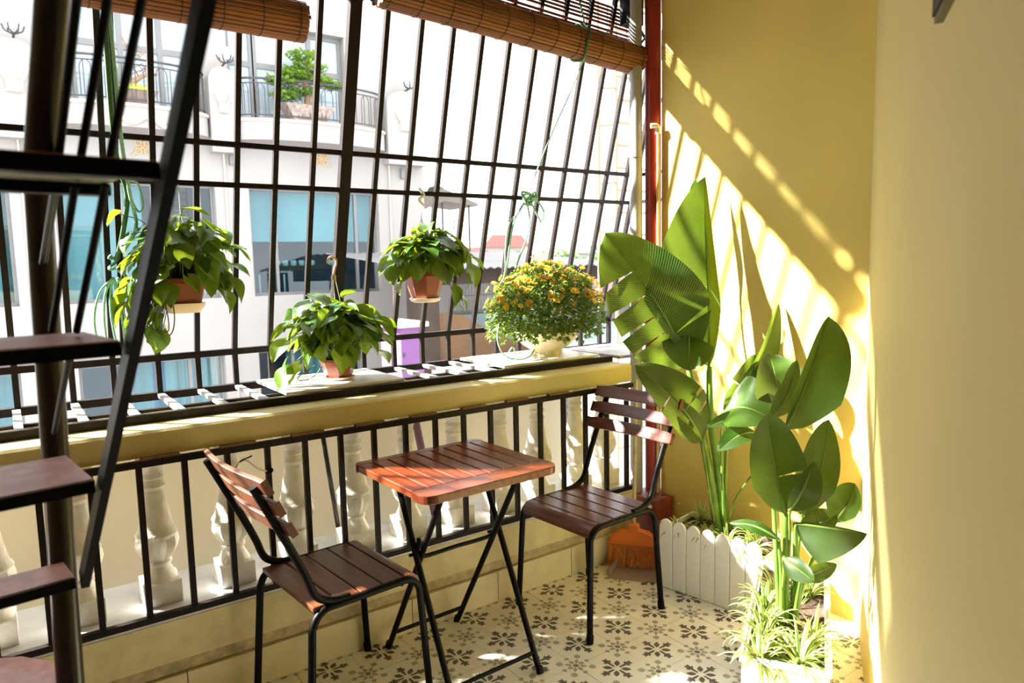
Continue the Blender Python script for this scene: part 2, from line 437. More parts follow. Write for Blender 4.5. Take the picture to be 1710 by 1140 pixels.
# encaustic tile: cream body with a charcoal flower in the middle and a quarter of a grey flower at each corner
def leafpoly(c, ang, r0, r1, wd, z):
    ca, sa = math.cos(ang), math.sin(ang); out = []
    for t, h in ((0, 0), (0.3, 0.85), (0.55, 1), (0.8, 0.6), (1, 0), (0.8, -0.6), (0.55, -1), (0.3, -0.85)):
        a = r0+(r1-r0)*t; b = h*wd
        out.append((c[0]+ca*a-sa*b, c[1]+sa*a+ca*b, z))
    return out
def armpoly(c, ang, z):
    ca, sa = math.cos(ang), math.sin(ang)
    pr = [(0.0125, 0.0030), (0.030, 0.0050), (0.040, 0.0048), (0.043, 0.0125), (0.054, 0.0165), (0.051, 0.0085), (0.069, 0.0095), (0.064, 0)]
    pts = pr+[(a, -b) for a, b in pr[::-1][1:]]
    return [(c[0]+ca*a-sa*b, c[1]+sa*a+ca*b, z) for a, b in pts]
tb = MB().box(-0.0993, 0.0993, -0.0993, 0.0993, -0.008, 0)
zt = 0.0004
for k in range(4):
    tb.poly(leafpoly((0, 0), PI/4+k*PI/2, 0.0135, 0.050, 0.0100, zt), 1)
    tb.poly(armpoly((0, 0), k*PI/2, zt), 1)
h = 0.0993
def clip(poly):
    # keep the part of the motif that lies on this tile
    for ax, sg in ((0, 1), (0, -1), (1, 1), (1, -1)):
        out = []
        for i in range(len(poly)):
            a, b = poly[i], poly[(i+1) % len(poly)]
            ia, ib = sg*a[ax] <= h, sg*b[ax] <= h
            if ia: out.append(a)
            if ia != ib:
                t = (sg*h-a[ax])/(b[ax]-a[ax]); out.append(tuple(a[j]+(b[j]-a[j])*t for j in range(3)))
        poly = out
        if len(poly) < 3: return []
    return poly
for cx in (-0.1, 0.1):
    for cy in (-0.1, 0.1):
        for k in range(4):
            for pl in (leafpoly((cx, cy), PI/4+k*PI/2, 0.043, 0.072, 0.0125, zt), leafpoly((cx, cy), PI/4+k*PI/2, 0.011, 0.040, 0.0072, zt),
                       leafpoly((cx, cy), k*PI/2, 0.011, 0.037, 0.0085, zt), leafpoly((cx, cy), k*PI/2, 0.041, 0.060, 0.0095, zt)):
                q = clip(pl)
                if q: tb.poly(q, 2)
        q = clip([(cx+0.010*math.cos(a*PI/4), cy+0.010*math.sin(a*PI/4), zt) for a in range(8)])
        if q: tb.poly(q, 1)
tile_me = tb.mesh('tile', ['tile', 'tile_dark', 'tile_grey'])
for i in range(-7, 4):
    for j in range(-6, 3):
        inst('tile', tile_me, fl, (i*S+random.uniform(-.0003, .0003), j*S, random.uniform(-.0004, .0004)))

def structure(name, mb, m, smooth=False):
    o = mb.build(name, m, smooth=smooth); o['kind'] = 'structure'; return o
we = structure('wall_end', MB().box(0.76, 0.98, -0.70, 0.478, -0.1, 2.85), 'wall_end')
structure('trim_1', MB().box(0.750, 0.765, -0.56, 0.470, -0.05, 0.893), 'wall_end')           # slightly proud dado with its top ledge
ang = math.radians(31.0)
ca, sa = math.cos(ang), math.sin(ang)
C0 = Vector((0.752, -0.535, 0)); dv = Vector((-ca, -sa, 0)); nv = Vector((sa, -ca, 0))
pts = [C0-dv*0.05, C0+dv*2.38, C0+dv*2.38+nv*0.12, C0-dv*0.05+nv*0.12]
structure('wall_right', MB().prism([(p.x, p.y) for p in pts][::-1], -0.1, 2.85), 'wall_pale')
structure('wall_rear', MB().box(-3.95, 1.15, -3.75, -3.60, -0.1, 2.85), 'wall_pale')
structure('wall_inner', MB().box(1.0, 1.15, -3.6, -0.60, -0.1, 2.85), 'wall_pale')
structure('wall_left_bounce', MB().box(-3.95, -3.8, -3.6, 0.5, -0.1, 2.85), 'wall_pale')  # unseen wall, added to bounce light inside
structure('wall_sun_block', MB().box(-3.8, -2.62, 0.56, 0.80, 0.93, 2.62), 'wall_pale')  # unseen wall, added to keep the sun off the lower treads
structure('ceiling', MB().box(-3.95, 1.15, -3.75, 0.80, 2.80, 2.95), 'ceiling')
structure('trim_2', MB().box(-3.95, 0.98, 0.56, 0.66, 2.62, 2.80), 'beam')
# low wall under the railing: skirting tiles, strip with shade in its colour, plaster face, marble sill
lw = structure('wall_front', MB().box(-3.8, 0.56, 0.490, 0.80, -0.1, 0.300).box(-3.8, 0.56, 0.470, 0.492, 0.172, 0.306), 'low_wall')
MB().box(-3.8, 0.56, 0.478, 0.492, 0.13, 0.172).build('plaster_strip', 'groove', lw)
MB().box(-3.8, 0.575, 0.472, 0.82, 0.306, 0.322).build('sill_slab', 'sill', lw)
x = 0.56; stm = None
while x > -2.2:
    st_ = MB().box(-0.1985, 0.1985, -0.010, 0.010, 0, 0.126).mesh('skirting_tile', 'skirt') if stm is None else stm
    stm = st_
    inst('skirting_tile', st_, lw, (x-0.2, 0.472+random.uniform(-.001, .001), 0.001)); x -= 0.4
bm_ = structure('beam', MB().prism([(0.482, 0.836), (0.482, 0.908), (0.490, 0.916), (0.80, 0.916), (0.80, 0.836)], -3.8, 0.56,
      R=Matrix(((0, 0, 1), (1, 0, 0), (0, 1, 0)))), 'beam')
# outer sheets behind the balusters, with a gap between them
op = empty('outer_screen', (-0.5, 1.077, 0.10), 'beige flat sheets closing the outside of the baluster wall', 'screen')
for a, b in ((-3.8, -2.2), (-2.196, -1.16), (-1.156, -0.05), (-0.046, 0.62)):
    MB().box(a, b, 1.072, 1.082, 0.10, 0.850).build('sheet', 'panel', op)

# ================================================================== IRON RAILING AND GRILLE
rl = empty('railing', (-0.6, 0.465, 0.322), 'low black iron railing fixed in front of the white balusters', 'railing')
MB().box(-2.4, 0.545, 0.454, 0.474, 0.812, 0.832).build('top_rail', 'iron', rl)
MB().box(-2.4, 0.545, 0.454, 0.474, 0.322, 0.342).build('bottom_rail', 'iron', rl)
bar_me = MB().box(-0.0085, 0.0085, -0.0085, 0.0085, 0.340, 0.813).mesh('bar', 'iron', (0, 0, 0.322))
for k in range(23):
    inst('bar', bar_me, rl, (-1.146+0.1275*(k-9)+0.6-0.003, 0, 0))
for xx in (-1.47, -1.24, -1.01, -0.78, -0.56, -0.335, -0.12, 0.10):
    MB().box(xx-0.055, xx+0.055, 0.456, 0.480, 0.831, 0.839).build('fixing_plate', 'rust', rl)

def gy(z):        # the grille leans in towards the top
    return 1.055-(z-1.075)*0.2855
BX = [-2.24, -2.10, -1.96, -1.81, -1.645, -1.515, -1.478, -1.365, -1.225, -1.085, -0.945, -0.80, -0.535, -0.385, -0.240, -0.098, 0.042, 0.183, 0.322, 0.463, 0.602, 0.744, 0.885]
gr = empty('window_grille', (-0.4, 0.85, 0.916), 'black iron cage of leaning bars with a flower shelf above the beam', 'grille')
for xx in BX:
    zt_ = 2.62 if xx > -0.6 else 2.395
    MB().bar((xx, gy(1.075), 1.075), (xx, gy(zt_), zt_), 0.019, 0.019, (0, 1, 0)).bar((xx, 1.055, 0.94), (xx, 1.055, 1.085), 0.019, 0.019, (0, 1, 0)).build('bar', 'iron', gr)
MB().bar((-0.668, gy(1.075), 1.075), (-0.668, gy(2.62), 2.62), 0.046, 0.03, (0, 1, 0)).bar((-0.668, 1.055, 0.94), (-0.668, 1.055, 1.085), 0.046, 0.03, (0, 1, 0)).build('post', 'iron', gr)
for z in (1.708, 1.848):
    MB().box(-2.4, 0.96, gy(z)-0.013, gy(z)+0.005, z-0.009, z+0.009).build('crossrail', 'iron', gr)
MB().box(-2.4, 0.96, 1.042, 1.068, 1.062, 1.086).build('lower_rail', 'iron', gr)
MB().box(-2.4, -0.645, gy(2.39)-0.02, gy(2.39)+0.008, 2.380, 2.402).build('top_rail', 'iron', gr)
MB().box(-2.4, 0.96, 1.040, 1.070, 0.916, 0.944).build('back_rail', 'iron', gr)
MB().box(-2.4, 0.56, 0.608, 0.634, 0.916, 0.944).build('front_rail', 'iron', gr)
MB().box(-2.4, 0.56, 0.800, 0.820, 0.912, 0.926).build('middle_rail', 'iron', gr)
for xx in [-2.24, -1.96, -1.815, -1.645, -1.50, -1.365, -1.225, -1.085, -0.945, -0.80, -0.668, -0.535, -0.385, -0.240, -0.098, 0.042, 0.183, 0.322, 0.463]:
    MB().box(xx-0.012, xx+0.012, 0.632, 1.042, 0.926, 0.940).build('shelf_bar', 'crossbar', gr)
# right-hand end of the cage
MB().box(0.945, 0.965, 1.045, 1.065, 0.916, 1.09).bar((0.955, gy(1.075), 1.075), (0.955, gy(2.62), 2.62), 0.02, 0.02, (0, 1, 0)).build('corner_post', 'iron', gr)
for z in (1.074, 1.43, 1.708, 1.848, 2.2, 2.45):
    MB().box(0.948, 0.962, 0.58, gy(z), z-0.008, z+0.008).build('end_rail', 'iron', gr)
MB().box(0.60, 0.96, 0.60, 1.06, 0.926, 0.940).build('end_plate', 'crossbar', gr)

# balusters: square block, urn with leaf lobes, rings, tapered neck, square cap
def baluster_mesh():
    b = MB()
    b.box(-0.056, 0.056, -0.056, 0.056, 0, 0.075).box(-0.052, 0.052, -0.052, 0.052, 0.463, 0.514)
    lob = lambda th, z: 1+0.12*math.cos(8*th) if 0.140 < z < 0.222 else 1.0
    prof = [(0.053, 0.075), (0.050, 0.085), (0.040, 0.105), (0.034, 0.120), (0.040, 0.128), (0.041, 0.134), (0.036, 0.140), (0.045, 0.155),
            (0.055, 0.175), (0.060, 0.195), (0.058, 0.212), (0.062, 0.222), (0.064, 0.228), (0.060, 0.236), (0.054, 0.242), (0.050, 0.26),
            (0.042, 0.30), (0.035, 0.345), (0.031, 0.375), (0.036, 0.382), (0.037, 0.388), (0.031, 0.395), (0.030, 0.410), (0.036, 0.416),
            (0.036, 0.422), (0.030, 0.430), (0.034, 0.448), (0.046, 0.463)]
    b.lathe(prof, n=32, mod=lob)
    return b.mesh('baluster', 'baluster', smooth='auto')
bme = baluster_mesh()
bxs = [-1.92, -1.695, -1.475, -1.240, -1.015, -0.790, -0.563, -0.338, -0.112, 0.098, 0.323, 0.50]
wh = ['at the left edge of the frame', 'partly hidden by the round stair column', 'in the open between the stair and the near chair', 'behind the back of the near chair',
      'beyond the seat of the near chair', 'left of the table under the board with the pothos', 'behind the left corner of the table', 'behind the middle of the table',
      'behind the back corner of the table', 'just right of the table corner', 'beside the back of the far chair', 'seen through the back of the far chair, last in the row']
for i, xx in enumerate(bxs):
    o = bpy.data.objects.new('baluster', bme); COL.objects.link(o); o.location = (xx, 0.62, 0.322)
    tag(o, 'cream cement urn baluster %s' % wh[i], 'baluster', 'balusters under the beam')

# thin loose things between railing and sheets
tag(MB().tube([(-0.875, 0.700, 0.80), (-0.815, 0.715, 0.325)], 0.009, 8).build('metal_rod', 'iron'), 'thin dark rod leaning behind the railing left of the table', 'rod')
tag(MB().tube([(-0.475, 0.72, 0.825), (-0.375, 0.74, 0.327)], 0.017, 10).build('purple_pole', 'plum'), 'dull purple pole leaning behind the balusters in line with the table', 'pole')

# ================================================================== PIPES IN THE CORNER
t = empty('grey_downpipe', (0.672, 0.56, 0.0), 'grey round downpipe standing at the end of the beam', 'pipe')
MB().tube([(0.672, 0.56, 0.0), (0.672, 0.56, 2.8)], 0.030, 20).build('pipe', 'grey_pipe', t, smooth='auto')
for z in (0.85, 1.9): MB().tube([(0.672, 0.56, z-.015), (0.672, 0.56, z+.015)], 0.0335, 20).build('pipe_collar', 'grey_pipe', t, smooth='auto')
t = empty('red_pipe', (0.745, 0.518, 0.0), 'thick red painted pipe in the corner on a red-brown block', 'pipe')
MB().tube([(0.745, 0.518, 0.262), (0.745, 0.518, 2.8)], 0.038, 24).build('pipe', 'red_pipe', t, smooth='auto')
bevel(MB().prism([(0.618, 0.385), (0.748, 0.385), (0.748, 0.481), (0.80, 0.481), (0.80, 0.575), (0.618, 0.575)], 0.0, 0.262).build('pedestal', 'red_block', t), 0.008)
t = empty('conduit', (0.728, 0.470, 0.0), 'thin tan conduit with a pale elbow beside the red pipe', 'pipe')
MB().tube([(0.728, 0.470, 0.262), (0.728, 0.470, 1.99)], 0.0085, 12).build('pipe', 'tan_pipe', t, smooth='auto')
MB().tube(catmull([(0.728, 0.470, 1.985), (0.728, 0.470, 2.01), (0.716, 0.472, 2.022), (0.695, 0.485, 2.022)], 4), 0.012, 12).build('elbow', 'wire_w', t, smooth='auto')

# dark grey box high on the right-hand wall
R31 = Matrix.Rotation(ang+PI, 3, 'Z')
q = MB(); q.prism([(0.0, 0), (0.34, 0), (0.34, -0.012), (0.0, -0.012)][::-1], 1.750, 2.20, R=R31, c=tuple(C0+dv*1.60))
wb = empty('wall_box', tuple(C0+dv*1.60+Vector((0, 0, 1.750))), 'flat dark grey metal box fixed high on the pale right wall', 'box')
q.build('case', 'dark_grey', wb)
q = MB(); q.prism([(0.008, -0.012), (0.332, -0.012), (0.332, -0.016), (0.008, -0.016)][::-1], 1.758, 2.19, R=R31, c=tuple(C0+dv*1.60)); q.build('cover', 'iron', wb)

# ================================================================== BAMBOO BLINDS
def blind(name, x0, x1, zc0, zc1, yc, rad, ztop, label):
    L = x1-x0; tilt = math.atan2(zc1-zc0, L)
    t = empty(name, ((x0+x1)/2, yc, (zc0+zc1)/2), label, 'blind', 'bamboo blinds over the balcony opening', local=True)
    t.rotation_euler = (0, -tilt, 0)
    n = 28; wd = 2*PI*rad/n*0.97
    sm = MB().prism([(-wd/2, 0), (-wd/2*.6, .0028), (wd/2*.6, .0028), (wd/2, 0), (wd/2*.6, -.002), (-wd/2*.6, -.002)], -L/2, L/2,
                    R=Matrix(((0, 0, 1), (1, 0, 0), (0, 1, 0)))).mesh('slat', 'bamboo')
    for k in range(n):
        a = 2*PI*k/n; rr = rad+random.uniform(-.0012, .0012)
        inst('slat', sm, t, (random.uniform(-.004, .004), math.cos(a)*rr, math.sin(a)*rr), Matrix.Rotation(a-PI/2, 3, 'X'))
    # inner turns of the roll, seen at its ends
    q = MB()
    for k in range(5): q.tube([(-L/2+.004+.002*k, 0, 0), (L/2-.004-.002*k, 0, 0)], rad*(0.94-0.16*k), 20)
    q.build('inner_roll', 'bamboo_dark', t)
    cm = MB(); cm.tube([(0, math.cos(2*PI*i/24)*(rad+.004), math.sin(2*PI*i/24)*(rad+.004)) for i in range(25)], 0.0016, 5, caps=False)
    cme = cm.mesh('binding_cord', 'cord')
    nc = max(2, int(L/0.115)); xs = [-L/2+0.03+(L-0.06)*i/(nc-1) for i in range(nc)]
    for xx in xs: inst('binding_cord', cme, t, (xx, 0, 0))
    # the part still hanging from the head rail
    hm = MB().box(-L/2, L/2, -.0015, .0015, -.0055, .0055).mesh('hanging_slat', 'bamboo_dark')
    z = rad+0.004; top = ztop-(zc0+zc1)/2; k_ = 0
    while z < top:
        k_ += 1
        if k_ == 5: z += 0.0085
        inst('hanging_slat', hm, t, (random.uniform(-.012, .012), rad*0.80, z), Matrix.Rotation(random.uniform(-.02, .02), 3, 'X')); z += 0.0165
    q = MB()
    for xx in xs: q.tube([(xx, rad*0.80-.004, rad*.5), (xx, rad*0.80-.004, top)], 0.0018, 5)
    q.build('lift_cord', 'cord', t)
    return t
blind('bamboo_blind', -3.3, -0.905, 2.236, 2.236, 0.585, 0.062, 2.62, 'rolled bamboo blind above the stair, left of the thick post')
blind('bamboo_blind', -0.62, 0.712, 2.412, 2.342, 0.585, 0.066, 2.62, 'rolled bamboo blind over the right half of the grille, tied with green rope')
hb = empty('blind_bracket', (0.69, 0.60, 2.47), 'black iron bracket holding the blind beside the red pipe', 'bracket')
MB().box(0.64, 0.735, 0.57, 0.63, 2.50, 2.62).build('plate', 'black', hb)
MB().tube([(0.72, 0.60, 2.52), (0.735, 0.56, 2.44), (0.70, 0.57, 2.40)], 0.006, 8).build('hook', 'black', hb)

# ================================================================== STEEL STAIR
st = empty('steel_stair', (-1.77, -0.47, 0.0), 'dark steel stair with red-brown treads at the left edge of the photo', 'stair')
wv = Vector((-0.992, -0.125, 0)); dp = Vector((-0.118, 0.993, 0))
N0 = Vector((-1.686, -1.099, 1.4885)); stp = Vector((-0.0262, 0.175, -0.1995))
def tread(i, dep, wid=0.62):
    p = N0+stp*i
    if i == 1: p.z = 1.2976
    q = MB(); top = 0.0185
    q.prism([tuple((p+wv*a+dp*b).xy) for a, b in ((0, 0), (0, dep), (wid, dep), (wid, 0))], p.z+0.0155, p.z+top)
    o = q.build('tread', ['tread'], st); bevel(o, .002, 1)
    q = MB(); q.prism([tuple((p+wv*a+dp*b).xy) for a, b in ((0.004, 0.004), (0.004, dep-.004), (wid-.004, dep-.004), (wid-.004, 0.004))], p.z+0.0130, p.z+0.0153)
    q.build('tread_plate', 'tread_under', o)
    q = MB()
    for b in (-0.004, dep-0.020):
        q.prism([tuple((p+wv*a+dp*c).xy) for a, c in ((0, b), (0, b+0.024), (wid, b+0.024), (wid, b))], p.z, p.z+0.0170 if b < 0 else p.z+0.0130)
    q.build('tread_angle', 'black', o)
for i in range(-4, 3): tread(i, 0.205 if i < 1 else 0.185)
tread(3, 0.085)
def flat(pts, z, th):
    q = MB(); q.prism([(x_, y_) for x_, y_ in pts], z-th, z); return q
o = flat([(-1.80, -0.474), (-1.804, -0.56), (-2.40, -0.50), (-2.40, -0.10), (-1.90, -0.345)][::-1], 0.70, 0.012).build('tread', 'tread', st)
flat([(-1.80, -0.476), (-1.804, -0.56), (-2.40, -0.50), (-2.40, -0.10), (-1.90, -0.347)][::-1], 0.687, 0.03).build('tread_angle', 'black', o)
o = flat([(-1.795, -0.06), (-1.794, 0.012), (-1.855, 0.09), (-2.3, 0.33), (-2.4, 0.05), (-1.85, -0.30)], 0.50, 0.012).build('tread', 'tread', st)
flat([(-1.796, -0.06), (-1.796, 0.010), (-1.857, 0.086), (-2.3, 0.326), (-2.4, 0.05), (-1.85, -0.30)], 0.487, 0.03).build('tread_angle', 'black', o)
o = flat([(-1.80, 0.05), (-1.80, 0.28), (-2.1, 0.42), (-2.35, 0.36), (-1.86, 0.10)], 0.28, 0.012).build('tread', 'tread', st)
flat([(-1.802, 0.052), (-1.802, 0.278), (-2.1, 0.416), (-2.35, 0.358), (-1.86, 0.102)], 0.267, 0.03).build('tread_angle', 'black', o)
a = Vector((-1.586, -1.735, 2.225)); b = Vector((-1.752, -0.580, 0.902))
q = MB(); q.bar(a, b, 0.012, 0.030, (0, 1, 1)).build('stringer', 'black', st)
MB().bar(a+wv*.62, b+wv*.62, 0.012, 0.030, (0, 1, 1)).build('stringer', 'black', st)
MB().tube([(-1.782, -0.492, 0.0), (-1.781, -0.490, 0.691), (-1.776, -0.466, 0.895), (-1.768, -0.436, 1.167), (-1.763, -0.412, 1.374), (-1.757, -0.390, 1.570)], 0.0212, 20).build('column', 'column', st, smooth='auto')
MB().tube([(-1.779, -0.908, 1.505), (-1.756, -0.988, 1.68), (-1.735, -1.075, 1.90)], 0.0165, 16).build('upper_post', 'column', st, smooth='auto')
for p0, p1 in (((-1.745, -1.098, 1.649), (-1.759, -0.931, 1.528)), ((-1.722, -1.115, 1.649), (-1.740, -0.970, 1.528)), ((-1.696, -1.134, 1.648), (-1.716, -1.013, 1.528)),
               ((-1.747, -0.946, 1.495), (-1.773, -0.764, 1.322)), ((-1.719, -0.966, 1.495), (-1.748, -0.807, 1.322)), ((-1.756, -0.781, 1.290), (-1.770, -0.470, 1.129)),
               ((-1.764, -0.880, 1.497), (-1.766, -0.447, 1.415)), ((-1.760, -0.883, 1.497), (-1.759, -0.453, 1.415))):
    A_, B_ = Vector(p0), Vector(p1)
    if p0[2] > 1.6: A_, B_ = A_+(A_-B_)*0.42, B_+(B_-A_)*0.20
    MB().tube([A_, B_], 0.0046 if p0[1] > -.87 or p0[2] != 1.497 else 0.003, 10).build('support_rod', 'black', st, smooth='auto')

MB().lathe([(0.0245, -0.012), (0.0245, 0.004), (0.012, 0.010)], (-1.757, -0.390, 1.570), 20).build('column_cap', 'black', st)

# ================================================================== TABLE
tt = empty('folding_table', (-0.607, 0.165, 0), 'square slatted wooden folding table with rounded corners on black crossed legs', 'table', rz=math.radians(2), local=True)
def rrect(x0, x1, y0, y1, r, corners):
    out = []
    for i, (cx, cy, a0) in enumerate(((x1-r, y1-r, 0), (x0+r, y1-r, PI/2), (x0+r, y0+r, PI), (x1-r, y0+r, 3*PI/2))):
        if i in corners: out += [(cx+r*math.cos(a0+PI/2*k/6), cy+r*math.sin(a0+PI/2*k/6)) for k in range(7)]
        else: out.append(((x1, x0, x0, x1)[i], (y1, y1, y0, y0)[i]))
    return out
zt0, zt1 = 0.692, 0.720
hx, hy = 0.264, 0.248
bevel(MB().prism(rrect(-hx, hx, -hy, -hy+0.085, 0.045, (2, 3)), zt0, zt1).build('end_rail', 'wood_table', tt), .003)
bevel(MB().prism(rrect(-hx, hx, hy-0.035, hy, 0.034, (0, 1)), zt0, zt1).build('end_rail', 'wood_table', tt), .003)
ns = 9; pw = 2*hx/ns
sme = MB().box(-pw/2+.0034, pw/2-.0034, -hy+0.0852, hy-0.0352, zt0+.003, zt1-.0005).mesh('slat', 'wood_table')
for k in range(ns): bevel(inst('slat', sme, tt, (-hx+pw*(k+.5), 0, 0)), .002, 1)
def leg(pts, r=0.0105): return MB().tube(pts, r, 12).build('leg', 'black', tt, smooth='auto')
for sx in (-1, 1):
    leg([(sx*0.172, -0.230, 0.0), (sx*0.172, 0.105, 0.692)])
    leg([(sx*0.150, 0.255, 0.0), (sx*0.150, -0.165, 0.692)])
    MB().tube([(sx*0.146, 0.02, 0.435), (sx*0.178, 0.02, 0.435)], 0.006, 8).build('pivot_bolt', 'black', tt)
    MB().tube([(sx*0.172, -0.232, 0), (sx*0.172, -0.224, 0.022)], 0.013, 12).build('foot_cap', 'black', tt)
    MB().tube([(sx*0.150, 0.257, 0), (sx*0.150, 0.247, 0.022)], 0.013, 12).build('foot_cap', 'black', tt)
MB().tube([(-0.172, -0.200, 0.062), (0.172, -0.200, 0.062)], 0.0075, 10).build('stretcher', 'black', tt, smooth='auto')
MB().tube([(-0.150, 0.210, 0.075), (0.150, 0.210, 0.075)], 0.0075, 10).build('stretcher', 'black', tt, smooth='auto')
MB().tube(catmull([(-0.162, -0.02, 0.50), (-0.160, -0.005, 0.455), (-0.135, 0.0, 0.428), (0.0, 0.0, 0.428), (0.135, 0.0, 0.428), (0.160, -0.005, 0.455), (0.162, -0.02, 0.50)], 6), 0.0072, 10).build('folding_bar', 'black', tt, smooth='auto')
for yb in (-0.15, 0.10):
    MB().box(-0.19, 0.19, yb-.012, yb+.012, 0.676, 0.692).build('top_bearer', 'black', tt)

# ================================================================== CHAIRS
def make_chair(name, loc, rz, wood, label):
    t = empty(name, loc, label, 'chair', 'slatted chairs at the folding table', rz, True)
    zs = 0.435
    for k in range(4):
        x0 = -0.170+k*0.0765
        bevel(MB().box(x0, x0+0.0710, -0.188, 0.188, zs-.016, zs).build('seat_slat', wood, t), .003, 2)
    # rolled front slat
    prof = [(0.137, zs-.016), (0.137, zs), (0.158, zs), (0.172, zs-.004), (0.183, zs-.014), (0.188, zs-.030), (0.188, zs-.046), (0.172, zs-.046), (0.170, zs-.028), (0.160, zs-.017)]
    MB().prism(prof[::-1], -0.188, 0.188, R=Matrix(((1, 0, 0), (0, 0, -1), (0, 1, 0)))).build('front_slat', wood, t)
    xb = lambda z: -0.180-(z-0.52)*0.46
    for z, hh in ((0.822, 0.052), (0.757, 0.050), (0.692, 0.050)):
        q = MB(); n = 12; prev = None
        dirz = Vector((-0.418, 0, 0.908))
        for i in range(n+1):
            y = -0.232+0.464*i/n
            c = Vector((xb(z)-0.006+0.018*(y/0.215)**2, y, z)); dx = Vector((0.908, 0, 0.418))
            base = len(q.v)
            cr = hh/2 if 0 < i < n else hh/2*0.8
            for a_, b_ in ((-1, 0), (1, 0), (1, 1), (-1, 1)): q.v.append(c+dirz*(a_*cr)+dx*(b_*0.015))
            if i: 
                for j in range(4):
                    k2 = (j+1) % 4; q.face((base-4+j, base-4+k2, base+k2, base+j))
            else: q.face((base, base+1, base+2, base+3))
        q.face((base+3, base+2, base+1, base))
        bevel(q.build('back_slat', wood, t), .003, 2)
    for sy in (-1, 1):
        y = 0.193*sy
        path = [(-0.205, y*1.06, 0.0), (-0.178, y, 0.375)]+arc((-0.118, y, 0.366), 0.058, PI*0.93, PI/2, 6, (1, 0, 0), (0, 0, 1))+arc((0.128, y, 0.366), 0.058, PI/2, 0.07*PI, 6, (1, 0, 0), (0, 0, 1))+[(0.205, y*1.06, 0.0)]
        MB().tube(path, 0.0115, 12).build('leg', 'black', t, smooth='auto')
        bk = catmull([(-0.055, y*.97, 0.432), (-0.115, y*.97, 0.440), (-0.160, y*.97, 0.468), (-0.184, y*.97, 0.53), (-0.214, y*.97, 0.60), (xb(0.72)+.002, y*.97, 0.72), (xb(0.822), y*.97, 0.822)], 5)
        MB().tube(bk, 0.012, 12).build('back_post', 'black', t, smooth='auto')
        for fx in (-0.205, 0.205):
            MB().tube([(fx, y*1.06, 0.0), (fx*0.985, y*1.055, 0.03)], 0.0138, 12).build('foot_cap', 'black', t)
    for xx in (-0.155, 0.125):
        MB().tube([(xx, -0.188, 0.411), (xx, 0.188, 0.411)], 0.007, 10).build('cross_tube', 'black', t, smooth='auto')
    return t
make_chair('slat_chair', (-1.022, 0.222, 0), math.radians(5), 'wood_dark', 'slatted chair at the left of the table, its sunlit back turned to the stair')
make_chair('slat_chair', (0.028, 0.196, 0), math.radians(180+3.5), 'wood_red', 'slatted chair at the right of the table, beside the orange broom')

# ================================================================== BROOM, DUSTPAN, WIRE
hd = Vector((0.61, -0.79, 0)); hn = Vector((-0.79, -0.61, 0)); hc = Vector((0.442, 0.352, 0))
br = empty('broom', tuple(hc), 'orange plastic broom with a wooden stick in the corner', 'broom')
RB = Matrix((hd, Vector((0, 0, 1)), -hn)).transposed()
poly = [(-0.112, 0.112), (0.112, 0.112), (0.112, 0.126), (0.098, 0.148), (0.068, 0.170), (0.026, 0.180), (0.024, 0.205), (-0.024, 0.205), (-0.026, 0.180), (-0.068, 0.170), (-0.098, 0.148), (-0.112, 0.126)]
bevel(MB().prism(poly, -0.020, 0.020, R=RB, c=tuple(hc)).build('head', 'orange', br), .006)
hd_o = [c for c in COL.objects if c.parent == br][0]
MB().prism([(-0.115, 0.112), (0.115, 0.112), (0.115, 0.124), (-0.115, 0.124)], -0.024, 0.024, R=RB, c=tuple(hc)).build('rim', 'orange', hd_o)
q = MB()
for i in range(46):
    for j in range(4):
        a_ = -0.106+0.212*i/45; d_ = -0.014+0.0095*j
        p0 = hc+hd*a_-hn*d_+Vector((0, 0, 0.114)); s_ = a_/0.106
        p1 = hc+hd*(a_+s_*0.016+random.uniform(-.004, .004))-hn*(d_*1.7+random.uniform(-.004, .004))+Vector((0, 0, 0.004+random.uniform(0, .006)))
        q.tube([p0, (p0+p1)/2+hd*random.uniform(-.002, .002), p1], 0.0016, 4)
tag(q.build('bristles', 'bristle', br), kind='stuff')
MB().tube([hc+Vector((0, 0, 0.19)), hc+Vector((0.050, 0.035, 0.86))], 0.0085, 12).build('stick', 'stick', br, smooth='auto')
dpn = empty('dustpan', (0.398, 0.285, 0.0), 'mauve grey dustpan lying on the floor in front of the broom', 'dustpan')
q = MB(); q.prism([(-0.125, -0.075), (0.125, -0.075), (0.108, 0.055), (-0.108, 0.055)], 0.001, 0.005, R=Matrix((hd, -hn, Vector((0, 0, 1)))).transposed(), c=(0.398, 0.285, 0)); q.build('tray', 'mauve', dpn)
q = MB()
RD = Matrix((hd, -hn, Vector((0, 0, 1)))).transposed()
q.prism([(-0.128, -0.055), (-0.120, -0.055), (-0.104, 0.058), (-0.112, 0.058)], 0.005, 0.035, R=RD, c=(0.398, 0.285, 0))
q.build('side_wall', 'mauve', dpn)
q = MB(); q.prism([(0.120, -0.055), (0.128, -0.055), (0.112, 0.058), (0.104, 0.058)], 0.005, 0.035, R=RD, c=(0.398, 0.285, 0))
q.build('side_wall', 'mauve', dpn)
wq = empty('wire', (-1.22, 0.44, 0.77), 'pale wire twisted round a railing bar above the near chair', 'wire')
MB().tube(catmull([(-1.268, 0.447, 0.735), (-1.262, 0.44, 0.755), (-1.246, 0.44, 0.782), (-1.221, 0.44, 0.783), (-1.204, 0.44, 0.766), (-1.185, 0.44, 0.748), (-1.160, 0.447, 0.735)], 5), 0.003, 6).build('lead', 'wire_w', wq, smooth=True)
